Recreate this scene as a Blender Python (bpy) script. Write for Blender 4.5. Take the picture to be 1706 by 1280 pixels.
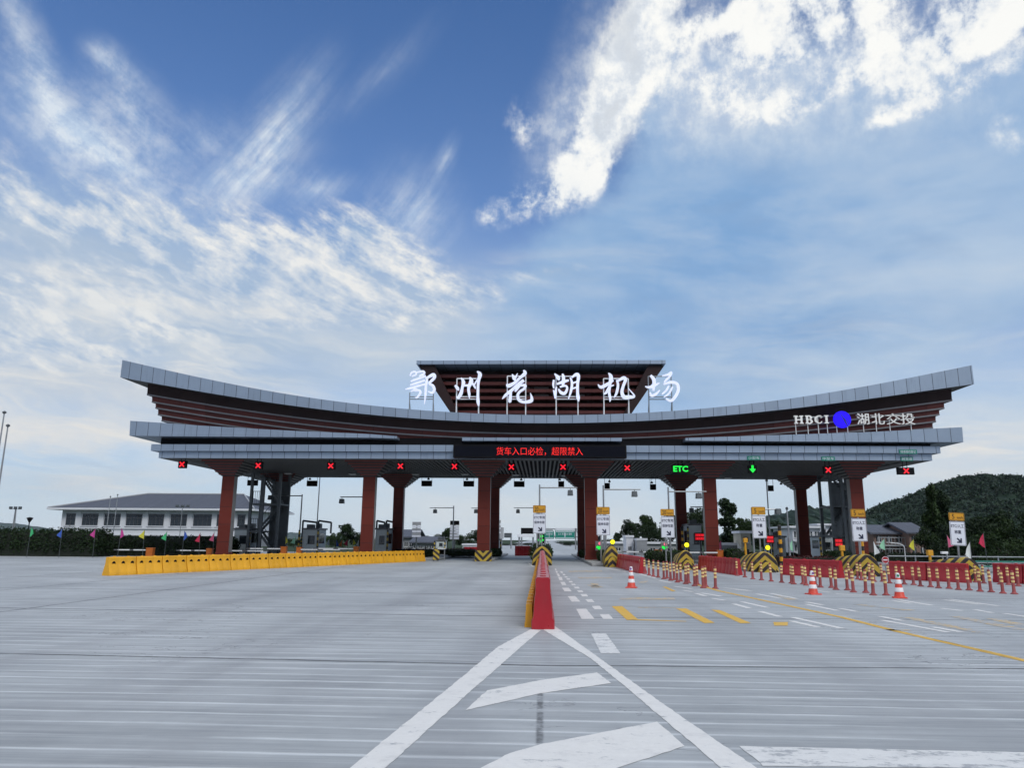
import bpy, bmesh, math, random
from math import sin, cos, tan, atan, atan2, pi, radians, exp, sqrt
from mathutils import Vector, Matrix, Euler
random.seed(7)
for _o in list(bpy.data.objects): bpy.data.objects.remove(_o)
SC = bpy.context.scene
COL = SC.collection

# ------------------------------------------------------------------ camera
PW, PH, FP = 1706.0, 1280.0, 1232.0           # photograph size and focal length in its pixels
ROLL = radians(0.45)
_vx, _vy = 903 - 853, 900 - 640               # where the road axis (+Y, level) vanishes
_ux = _vx*cos(ROLL) + _vy*sin(ROLL); _uy = -_vx*sin(ROLL) + _vy*cos(ROLL)
TILT = atan(_uy/FP); YAW = atan(_ux*cos(TILT)/FP)
CAMP = Vector((0, 0, 1.6))
CR = Matrix.Rotation(YAW, 3, 'Z') @ Matrix.Rotation(pi/2 + TILT, 3, 'X') @ Matrix.Rotation(ROLL, 3, 'Z')
cd = bpy.data.cameras.new('camera'); cam = bpy.data.objects.new('camera', cd); COL.objects.link(cam)
cam.matrix_world = Matrix.Translation(CAMP) @ CR.to_4x4()
cd.sensor_width = 36; cd.lens = 36*FP/PW; cd.clip_end = 8000; cd.clip_start = 0.05
SC.camera = cam

def ray(px, py):
    return (CR @ Vector((px - PW/2, -(py - PH/2), -FP))).normalized()
def at(px, py, Y):                            # the point at depth Y seen there
    d = ray(px, py); return CAMP + d*(Y/d.y)
def gnd(px, py, z=0.0):                       # the point of the ground seen there
    d = ray(px, py); t = (z - CAMP.z)/d.z; return CAMP + d*t
def azel(px, py):
    d = ray(px, py); return math.degrees(atan2(d.x, d.y)), math.degrees(math.asin(d.z))

# ------------------------------------------------------------------ view, world, sun
SC.view_settings.view_transform = 'Standard'; SC.view_settings.look = 'None'
SC.view_settings.exposure = 0.0; SC.view_settings.gamma = 1.0
SC.render.engine = 'CYCLES'
SUN_EL, SUN_AZ = radians(42), radians(150)     # azimuth from +Y towards +X: behind the camera, to the right
sd = bpy.data.lights.new('sun', 'SUN'); sun = bpy.data.objects.new('sun', sd); COL.objects.link(sun)
sd.energy = 1.5; sd.angle = radians(20); sd.color = (1.0, 0.96, 0.9)
_sv = Vector((sin(SUN_AZ)*cos(SUN_EL), cos(SUN_AZ)*cos(SUN_EL), sin(SUN_EL)))
sun.rotation_euler = _sv.to_track_quat('Z', 'Y').to_euler()
W = bpy.data.worlds.new('World'); SC.world = W; W.use_nodes = True
NT = W.node_tree; NT.nodes.clear()
W.cycles.sampling_method = 'MANUAL'; W.cycles.sample_map_resolution = 512
SC.cycles.adaptive_threshold = 0.02; SC.cycles.max_bounces = 6; SC.cycles.diffuse_bounces = 3; SC.cycles.glossy_bounces = 3

class S:                                       # a socket with arithmetic, to write node graphs as formulas
    def __init__(s, nt, v): s.nt = nt; s.v = v
    def _m(s, op, *a):
        n = s.nt.nodes.new('ShaderNodeMath'); n.operation = op
        for i, x in enumerate((s,) + a):
            x = x.v if isinstance(x, S) else x
            if isinstance(x, (int, float)): n.inputs[i].default_value = x
            else: s.nt.links.new(x, n.inputs[i])
        return S(s.nt, n.outputs[0])
    def __add__(s, o): return s._m('ADD', o)
    __radd__ = __add__
    def __sub__(s, o): return s._m('SUBTRACT', o)
    def __rsub__(s, o): return (s*-1) + o
    def __mul__(s, o): return s._m('MULTIPLY', o)
    __rmul__ = __mul__
    def __truediv__(s, o): return s._m('DIVIDE', o)
    def __pow__(s, o): return s._m('POWER', o)
    def max(s, o): return s._m('MAXIMUM', o)
    def min(s, o): return s._m('MINIMUM', o)
    def lt(s, o): return s._m('LESS_THAN', o)
    def gt(s, o): return s._m('GREATER_THAN', o)
    def fract(s): return s._m('FRACT')
    def abs(s): return s._m('ABSOLUTE')
    def floor(s): return s._m('FLOOR')
    def sat(s): return s.max(0.0).min(1.0)
    def exp(s): return s._m('EXPONENT')
    def smooth(s, a, b):
        n = s.nt.nodes.new('ShaderNodeMapRange'); n.interpolation_type = 'SMOOTHSTEP'
        s.nt.links.new(s.v, n.inputs['Value']); n.inputs['From Min'].default_value = a; n.inputs['From Max'].default_value = b
        return S(s.nt, n.outputs[0])
def comb(nt, x, y, z=0.0):
    n = nt.nodes.new('ShaderNodeCombineXYZ')
    for i, q in enumerate((x, y, z)):
        if isinstance(q, S): nt.links.new(q.v, n.inputs[i])
        else: n.inputs[i].default_value = q
    return S(nt, n.outputs[0])
def sep(nt, v):
    n = nt.nodes.new('ShaderNodeSeparateXYZ'); nt.links.new(v.v, n.inputs[0]); return [S(nt, n.outputs[i]) for i in range(3)]
def mapping(nt, v, loc=(0,0,0), rot=0.0, scale=(1,1,1), typ='POINT'):
    n = nt.nodes.new('ShaderNodeMapping'); n.vector_type = typ; nt.links.new(v.v, n.inputs[0])
    n.inputs['Location'].default_value = loc; n.inputs['Rotation'].default_value = (0, 0, rot); n.inputs['Scale'].default_value = scale
    return S(nt, n.outputs[0])
def noise(nt, v, scale, detail=4, rough=0.55, dist=0.0, col=False):
    n = nt.nodes.new('ShaderNodeTexNoise'); nt.links.new(v.v, n.inputs['Vector'])
    n.inputs['Scale'].default_value = scale; n.inputs['Detail'].default_value = detail
    n.inputs['Roughness'].default_value = rough; n.inputs['Distortion'].default_value = dist
    return S(nt, n.outputs['Color' if col else 'Fac'])
def mixc(nt, f, a, b):
    n = nt.nodes.new('ShaderNodeMix'); n.data_type = 'RGBA'
    for x, k in ((f, 0), (a, 6), (b, 7)):
        if isinstance(x, S): nt.links.new(x.v, n.inputs[k])
        elif k == 0: n.inputs[0].default_value = x
        else: n.inputs[k].default_value = (x[0], x[1], x[2], 1)
    return S(nt, n.outputs[2])

tc = NT.nodes.new('ShaderNodeTexCoord'); D = S(NT, tc.outputs['Generated'])
dx, dy, dz = sep(NT, D)
AZ = dx._m('ARCTAN2', dy)*(180/pi); EL = dz._m('ARCSINE')*(180/pi)
AE = comb(NT, AZ, EL)
def blob(px, py, sx, sy, rot=0.0, amp=1.0):    # a soft patch of sky round one direction (sizes in degrees)
    return blobs((px, py, sx, sy, rot, amp))
def blobs(*L):
    r = None
    for px, py, sx, sy, rot, amp in L:
        n = NT.nodes.new('ShaderNodeTexGradient'); n.gradient_type = 'QUADRATIC_SPHERE'; NT.links.new(AE.v, n.inputs[0])
        m = n.texture_mapping; m.vector_type = 'TEXTURE'; a, e = azel(px, py)
        m.translation = (a, e, 0); m.rotation = (0, 0, radians(rot)); m.scale = (sx*2.1, sy*2.1, 1.0)
        q = S(NT, n.outputs['Fac'])*(amp*1.12) if r is None else S(NT, n.outputs['Fac'])._m('MULTIPLY_ADD', amp*1.12, r)
        r = q
    return r
zz = dz.max(0.0) + 0.16
P = comb(NT, dx/zz, dy/zz)                      # the cloud layer's own plane
wob = noise(NT, P, 2.0, 3, .5, 0, True)
def warp(v, w, k):
    n = NT.nodes.new('ShaderNodeVectorMath'); n.operation = 'MULTIPLY_ADD'
    NT.links.new(w.v, n.inputs[0]); n.inputs[1].default_value = (k, k, 0); NT.links.new(v.v, n.inputs[2])
    return S(NT, n.outputs[0])
PWp = warp(P, wob, .25)
n_big = noise(NT, PWp, 1.6, 4, .55)
n_mid = noise(NT, PWp, 5.0, 5, .6)
n_fine = noise(NT, AE, .55, 5, .66)
n_cum = noise(NT, warp(AE, noise(NT, AE, .22, 2, .5, 0, True), 1.6), .20, 7, .60)
n_puf = noise(NT, mapping(NT, warp(AE, wob, 1.5), (0,0,0), radians(-22), (2.6, 1.25, 1), 'TEXTURE'), 1.0, 5, .62)
n_row = noise(NT, mapping(NT, warp(AE, wob, 3.0), (0,0,0), radians(-24), (12, 2.1, 1), 'TEXTURE'), 1.0, 4, .55)
n_str = noise(NT, mapping(NT, warp(AE, wob, 2.0), (0,0,0), radians(52), (13, 1.5, 1), 'TEXTURE'), 1.0, 6, .66)
n_st2 = noise(NT, mapping(NT, warp(AE, wob, 3.0), (3,1,0), radians(-28), (11, 1.9, 1), 'TEXTURE'), 1.0, 6, .66)
n_lay = noise(NT, mapping(NT, warp(AE, wob, 2.5), (0,0,0), radians(3), (.05, .23, 1)), 1.0, 4, .55)

sky = NT.nodes.new('ShaderNodeTexSky'); sky.sky_type = 'NISHITA'; sky.sun_disc = False
sky.sun_elevation = SUN_EL; sky.sun_rotation = SUN_AZ
sky.air_density = 1.0; sky.dust_density = 0.6; sky.ozone_density = 3.0
tint = NT.nodes.new('ShaderNodeMix'); tint.data_type = 'RGBA'; tint.blend_type = 'MULTIPLY'; tint.inputs[0].default_value = 1.0
NT.links.new(sky.outputs[0], tint.inputs[6]); tint.inputs[7].default_value = (0.54, 0.96, 1.40, 1)
SK = 10.0                                      # cloud colours are written at display scale; the Background strength is 0.1
def C(r, g, b): return (r*SK, g*SK, b*SK)
c = S(NT, tint.outputs[2])
# overhead and behind the photographer: broken bright cloud, unseen, added to light the ground
back = (1.0 - dy.smooth(.05, .5)).max(EL.smooth(42, 60))
c = mixc(NT, back*n_mid.smooth(.30, .58), c, C(1.15, 1.15, 1.17))
# low behind the photographer: unseen dark cloud, added to dim the canopy front
# paling towards the horizon
c = mixc(NT, ((EL.max(0.0)*-1/12.0).exp()*1.02).sat(), c, C(.60, .685, .77))
c = mixc(NT, (1.0 - dy.smooth(-.35, .15))*EL.smooth(34, 10), c, C(.25, .31, .41))
c = mixc(NT, blobs((80, 430, 20, 5.5, -6, .9), (400, 560, 20, 4.5, -4, 1.1), (700, 500, 11, 4, 0, .8), (60, 640, 14, 4, 0, .8)).sat()*(n_big*.9 + .42).sat(), c, C(.43, .535, .67))
# grey-blue stratus sheet on the right
shm = blobs((1420, 420, 17, 10, 0, 1.3), (1150, 480, 11, 7, 0, .9), (1640, 260, 12, 7, 0, .8), (1000, 560, 12, 5.0, 0, .8), (1250, 180, 7, 5, 0, .7), (1110, 140, 4.2, 6, 30, .55))
sh = (shm + (n_big - .5)*.7 + (n_fine - .5)*.25).smooth(.22, .66)
shade = (n_lay*.55 + n_big*.75 + (n_mid - .5)*.35 + blob(1640, 470, 9, 9, 0, .26) - blob(1240, 390, 12, 4.5, -8, .20) - blob(1400, 535, 13, 2.2, -4, .16) + blob(1250, 190, 5, 3, 0, .3)).smooth(.36, 1.08)
c = mixc(NT, sh*.97, c, mixc(NT, shade, C(.22, .395, .665), C(.47, .60, .76)))
# lower right and centre: paler under the sheet
c = mixc(NT, blobs((900, 800, 22, 4.6, 0, .75), (1600, 700, 14, 5, 0, .6), (700, 600, 12, 3, 0, .4)).sat(), c, C(.56, .665, .775))
# left: thin veil and cirrus
ve = blobs((450, 235, 1.7, 5.0, -34, 1.0), (400, 300, 4.6, 1.7, 26, .6), (690, 355, 2.8, 2.8, -30, .75), (742, 262, .6, 1.3, -30, .7), (530, 315, 2.4, 1.0, 10, .55), (640, 120, 1.0, 4.0, -50, .22))
vf = blobs((125, 225, 4.4, 2.2, -18, 1.0), (215, 285, 6.5, 2.0, -25, .75), (215, 165, 2.6, 1.6, -35, .85), (28, 40, 1.1, 3.2, 28, .72), (75, 115, .9, 2.2, 30, .6), (170, 90, 1.0, .8, 0, .6), (330, 240, 5, 1.8, 10, .5), (190, 110, 1.6, .6, -20, .5))
ci = (ve*(n_str*2.4 + n_fine*.5 - .72)).sat().max((vf*(n_st2*1.7 + n_fine*1.1 - .80)).sat())
c = mixc(NT, ci*.92, c, mixc(NT, n_fine.smooth(.38, .62), C(.56, .68, .83), C(.74, .81, .88)))
# left: the puffy altocumulus sweep
al = blobs((40, 350, 8, 2.6, -8, .85), (250, 380, 9, 2.6, -14, .95), (480, 420, 8.0, 3.0, -14, 1.0), (600, 385, 3.6, 2.4, -10, .9), (690, 450, 5.5, 2.6, -12, .8), (600, 490, 6.5, 1.8, -4, .7), (130, 500, 12, 2.0, 8, .7), (480, 510, 13, 2.0, 0, .8), (60, 580, 10, 3.6, 4, .7), (270, 590, 9, 2.2, 0, .5), (780, 490, 6, 1.0, 6, .5), (930, 452, 5, .7, 4, .6))
alt = (al*1.05 + (n_puf - .5)*2.6*al.min(1.0) + (n_row - .5)*1.9*al.min(1.0) + (n_fine - .5)*.9*al.min(1.0) - .10).smooth(.14, 1.15)
alb = ((n_puf - .5)*2.6 + (n_row - .5)*3.0 + (n_fine - .5)*1.2 + .42 + blob(620, 500, 10, 3, 0, .2) + blob(60, 560, 12, 5, 0, .15) - blob(250, 440, 9, 2, -14, .25)).sat()
c = mixc(NT, alt*.95, c, mixc(NT, alb, C(.36, .49, .68), C(.86, .86, .84)))
# bright cumulus: the diagonal bank and the broken field upper right
cv = blobs((1000, 110, 2.6, 6.5, -28, .95), (930, 210, 2.0, 3.6, -28, .6), (1150, 110, 5, 5, 0, .9), (1290, 150, 7, 3.4, 0, .95), (1400, 70, 9, 3.5, 5, .7), (1600, 110, 7, 3.5, 10, .7))
c = mixc(NT, (cv*(n_cum*1.8 + n_fine*1.0 - .62)).sat()*.9, c, mixc(NT, n_fine.smooth(.35, .65), C(.47, .56, .72), C(.72, .77, .83)))
cb = blobs((1075, 60, 2.6, 5.4, -30, 1.15), (1030, 160, 2.0, 4.6, -28, 1.15), (985, 250, 2.2, 3.6, -30, 1.0), (945, 310, 2.6, 1.7, 20, .85), (878, 330, 1.9, 1.8, 0, .85), (872, 212, 2.2, 2.2, -20, .52), (815, 362, 1.9, 1.8, 30, .50),
           (1200, 150, 4.4, 1.9, -20, .8), (1300, 175, 3.4, 1.3, -10, .95), (1240, 25, 6, 1.4, 5, 1.0), (1390, 35, 6.5, 2.4, 10, 1.05), (1280, 82, 3.4, 1.2, -20, 1.0), (1430, 122, 4.2, 1.2, 12, 1.0), (1560, 90, 5.0, 1.7, 18, 1.05), (1640, 40, 4.6, 3.0, 15, 1.05), (1530, 175, 4, .7, 6, .85), (1695, 222, 4.0, 1.8, -25, .5))
gap = blobs((1418, 170, 1.6, 1.3, 20, .9), (1500, 85, 2.2, .8, 35, .8), (1215, 60, 2.6, .5, 10, .7), (1640, 100, 2.5, .6, 20, .8), (1380, 190, 2, .7, 0, .8), (1270, 95, .6, .5, 0, .6))
core = (blobs((1072, 50, 2.4, 5.0, -30, 1.1), (1040, 130, 2.1, 4.0, -28, 1.1), (1005, 215, 1.7, 3.2, -30, .95))*(.75 + n_cum*.55) + (n_fine - .5)*.5).smooth(.12, .75)
c = mixc(NT, core*.93, c, mixc(NT, (n_fine*.55 + n_cum*.45).smooth(.34, .62), C(.66, .71, .77), C(.95, .94, .89)))
cbs = (cb - gap*.55).min(1.25).max(0.0)
cu = (cbs*(1.0 + (n_cum - .5)*4.2 + (n_fine - .5)*2.6)).smooth(.22, .98)
cul = ((n_cum - .5)*3.4 + cbs*.42 + (n_fine - .5)*2.2 + .06).smooth(-.25, .85)
c = mixc(NT, cu*.98, c, mixc(NT, cul, C(.50, .60, .75), C(.98, .98, .95)))
# layered low cloud, left and right of the canopy
n_ly2 = noise(NT, mapping(NT, warp(AE, wob, 4.0), (7,2,0), radians(-4), (15, 2.3, 1), 'TEXTURE'), 1.0, 6, .62)
lm = blobs((60, 620, 13, 5.0, 0, 1.25), (330, 560, 13, 3.2, -4, .9), (120, 760, 12, 4, 0, .9), (620, 530, 10, 2.4, 0, .55), (1640, 740, 9, 3.4, 0, .9), (1500, 560, 16, 4, 0, .45), (930, 450, 7, 1.2, 3, .7), (850, 840, 12, 3, 0, .5)).min(1.0)
rm_ = blobs((1180, 370, 12, 5, -10, 1.0), (1480, 360, 13, 6, 10, 1.0), (1280, 540, 18, 4, 0, .9), (1000, 520, 9, 3, 0, .6)).min(1.0)
n_sof = noise(NT, mapping(NT, warp(AE, wob, 3.0), (4,9,0), radians(-8), (7.5, 2.9, 1), 'TEXTURE'), 1.0, 5, .58)
c = mixc(NT, (rm_*(n_sof*3.2 - 1.45)).sat()*.55, c, C(.52, .62, .755))
c = mixc(NT, (rm_*(1.50 - n_sof*3.2)).sat()*.55, c, C(.215, .345, .57))
c = mixc(NT, (lm*(n_ly2*4.6 - 1.85)).sat()*.95, c, mixc(NT, (n_ly2*2.5 + n_fine*.5 - 1.15).sat(), C(.56, .64, .73), C(.84, .82, .78)))
c = mixc(NT, (lm*(1.75 - n_ly2*3.9)).sat()*.8, c, C(.37, .485, .645))
# low warm streaks
lw = (blobs((60, 720, 12, 1.6, 3, .8), (140, 650, 10, 1.6, 0, .7), (1560, 790, 9, .9, 2, .9), (1660, 735, 6, .7, 4, .7), (240, 790, 6, .8, 4, .7), (800, 845, 9, 1.4, 0, .55), (1010, 880, 6, 1.4, 0, .5))*(n_lay*2.2 - .5)).sat()
c = mixc(NT, lw*.9, c, C(.84, .80, .74))
lg = (blobs((110, 800, 10, 1.6, 0, .9), (330, 700, 8, 1.2, 0, .4))*(n_big*1.8 - .3)).sat()
c = mixc(NT, lg*.6, c, C(.42, .53, .66))
bg = NT.nodes.new('ShaderNodeBackground'); bg.inputs['Strength'].default_value = 0.1
out = NT.nodes.new('ShaderNodeOutputWorld'); NT.links.new(c.v, bg.inputs['Color']); NT.links.new(bg.outputs[0], out.inputs['Surface'])

# ------------------------------------------------------------------ materials
def nodes_of(name):
    m = bpy.data.materials.new(name); m.use_nodes = True
    nt = m.node_tree; b = nt.nodes['Principled BSDF']; return m, nt, b
def wpos(nt):
    return S(nt, nt.nodes.new('ShaderNodeNewGeometry').outputs['Position'])
def opos(nt):
    return S(nt, nt.nodes.new('ShaderNodeTexCoord').outputs['Object'])
def bump(nt, b, h, strength=.3, dist=.02):
    n = nt.nodes.new('ShaderNodeBump'); n.inputs['Strength'].default_value = strength; n.inputs['Distance'].default_value = dist
    nt.links.new(h.v, n.inputs['Height']); nt.links.new(n.outputs[0], b.inputs['Normal'])
def cscale(c, k): return (c[0]*k, c[1]*k, c[2]*k)
def mat(name, col, rough=.55, metal=0.0, var=.16, scale=1.7, dirt=0.0, spec=.5, bmp=0.0, emit=0.0, ecol=None):
    m, nt, b = nodes_of(name); p = wpos(nt)
    f = noise(nt, p, scale, 6, .65)
    oi = S(nt, nt.nodes.new('ShaderNodeObjectInfo').outputs['Random'])      # each copy weathers a little differently
    c = mixc(nt, (f.smooth(.3, .7)*.75 + (oi - .5)*.7 + .12).sat(), cscale(col, 1-var), cscale(col, 1+var))
    if dirt:
        d = noise(nt, mapping(nt, p, (3,1,7), 0, (1,1,.35)), scale*2.3, 7, .7).smooth(.52, .75)*dirt
        c = mixc(nt, d, c, (.09, .08, .07))
    nt.links.new(c.v, b.inputs['Base Color'])
    b.inputs['Roughness'].default_value = rough; b.inputs['Metallic'].default_value = metal
    b.inputs['Specular IOR Level'].default_value = spec
    nt.links.new((noise(nt, p, scale*4, 4).v if False else (noise(nt, p, scale*4, 4)*.25 + (rough - .12)).sat().v), b.inputs['Roughness'])
    if bmp: bump(nt, b, noise(nt, p, scale*9, 6, .65), bmp, .01)
    if emit:
        b.inputs['Emission Color'].default_value = (*(ecol or col), 1); b.inputs['Emission Strength'].default_value = emit
    return m
def panel(name, col, step, axis=0, rough=.42, metal=.55, seam=.03, var=.05, seamcol=(.02, .022, .025), off=0.0):
    # cladding panels with open joints; each panel a slightly different tone
    m, nt, b = nodes_of(name); p = wpos(nt); q = sep(nt, p)[axis] + 500 + off
    u = (q/step); fr = u.fract(); idx = u.floor()
    n = nt.nodes.new('ShaderNodeTexWhiteNoise'); n.noise_dimensions = '1D'; nt.links.new(idx.v, n.inputs['W'])
    t = S(nt, n.outputs['Value'])*.6 + noise(nt, p, .9, 5, .6)*.6 - .1
    c = mixc(nt, t.sat(), cscale(col, 1-var*2), cscale(col, 1+var*2))
    s = fr.lt(seam/step)
    rs = noise(nt, mapping(nt, p, (2,0,0), 0, (5.0, 5.0, .35)), 1.0, 5, .65).smooth(.50, .72)*noise(nt, p, .35, 3).smooth(.4, .65)
    c = mixc(nt, rs*.30, c, cscale(col, .55))
    c = mixc(nt, s, c, seamcol)
    nt.links.new(c.v, b.inputs['Base Color']); b.inputs['Metallic'].default_value = metal; b.inputs['Specular IOR Level'].default_value = .5 if metal > .3 else .22
    nt.links.new((noise(nt, p, 3, 4)*.2 + (rough - .1)).v, b.inputs['Roughness'])
    bump(nt, b, 1.0 - s, .5, .02)
    return m
M = {}
M['alu'] = panel('aluminium_panels', (.29, .36, .455), .93)
M['alu_trim'] = mat('aluminium_trim', (.15, .15, .16), .45, .4)
M['soffit'] = mat('dark_soffit', (.03, .03, .034), .6, 0)
M['ceil_border'] = mat('dark_ceiling_border', (.07, .072, .075), .6, 0)
M['brown'] = panel('brown_cladding', (.085, .024, .022), 1.86, 0, .5, .1, .02, .12, (.02, .01, .01))
M['brown_dark'] = panel('dark_brown_cladding', (.022, .011, .011), 1.86, 0, .5, .1, .02, .12, (.012, .008, .008))
M['column'] = panel('red_brown_column_panels', (.135, .026, .018), 1.32, 2, .42, .1, .03, .08, (.03, .012, .012), .35)
M['capital'] = mat('red_brown_metal', (.17, .038, .030), .5, .1, .1)
M['grey_side'] = mat('grey_metal_sheet', (.22, .215, .21), .45, .4, .1)
M['black'] = mat('black_metal', (.006, .006, .008), .6, 0, .2, 1.7, 0, .12)
M['slat'] = mat('grey_slats', (.135, .138, .14), .55, 0, .1)
M['ceil'] = mat('dark_ceiling', (.008, .008, .009), .8, 0, .1, 1.7, 0, .1)
M['steel'] = mat('galvanised_steel', (.32, .34, .36), .42, .6, .15, 2.5, .1)
M['dksteel'] = mat('dark_grey_steel', (.10, .115, .125), .5, .4, .15, 2.5, .1)
M['white'] = mat('white_paint', (.72, .74, .75), .5, 0, .06, 1.5, .15)
M['yellow'] = mat('yellow_plastic', (.74, .37, .015), .45, 0, .10, 1.2, .18)
M['red'] = mat('red_plastic', (.36, .014, .022), .42, 0, .14, 1.4, .12)
M['redpink'] = mat('faded_red_plastic', (.42, .09, .10), .55, 0, .15, 3, .12)
M['orange'] = mat('orange_paint', (.52, .13, .012), .5, 0, .1, 2, .15)
M['booth'] = mat('pale_grey_booth_paint', (.62, .69, .70), .45, 0, .07, 1.5, .12)
M['glass'] = mat('dark_window_glass', (.02, .028, .035), .08, 0, .2, .6, 0, .8)
M['green_sign'] = mat('green_sign_face', (.012, .20, .15), .4, 0, .05)
M['white_sign'] = mat('white_sign_face', (.70, .74, .82), .4, 0, .03)
M['amber_sign'] = mat('amber_sign_face', (.62, .30, .015), .4, 0, .05)
M['ink'] = mat('dark_blue_ink', (.01, .014, .05), .5)
M['ink_black'] = mat('black_ink', (.012, .012, .012), .5)
M['letter'] = mat('lit_white_letters', (.66, .70, .88), .5, 0, .14, 5, 0, .5, 0, .40, (.80, .86, 1.0))
M['letter_plain'] = mat('white_letters', (.70, .71, .70), .5, 0, .08, 5, .05, .5, 0, .10, (1, 1, .98))
M['blue_lit'] = mat('lit_blue_disc', (.01, .005, .25), .5, 0, .1, 3, 0, .1, 0, .95, (.022, .008, 1.0))
M['led_red'] = mat('red_led', (.12, .005, .005), .5, 0, .1, 8, 0, .5, 0, 1.25, (1.0, .012, .008))
M['led_cross'] = mat('red_cross_led', (.12, .005, .005), .5, 0, .1, 8, 0, .5, 0, 1.15, (1.0, .012, .03))
M['led_green'] = mat('green_led', (.005, .12, .02), .5, 0, .1, 8, 0, .5, 0, 1.05, (.008, 1.0, .07))
M['led_yellow'] = mat('yellow_lamp', (.8, .7, .02), .4, 0, .05, 8, 0, .5, 0, 1.1, (1.0, .88, .01))
M['led_pink'] = mat('pink_lamp', (.7, .1, .15), .4, 0, .05, 8, 0, .5, 0, .6, (1.0, .2, .3))

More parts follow.
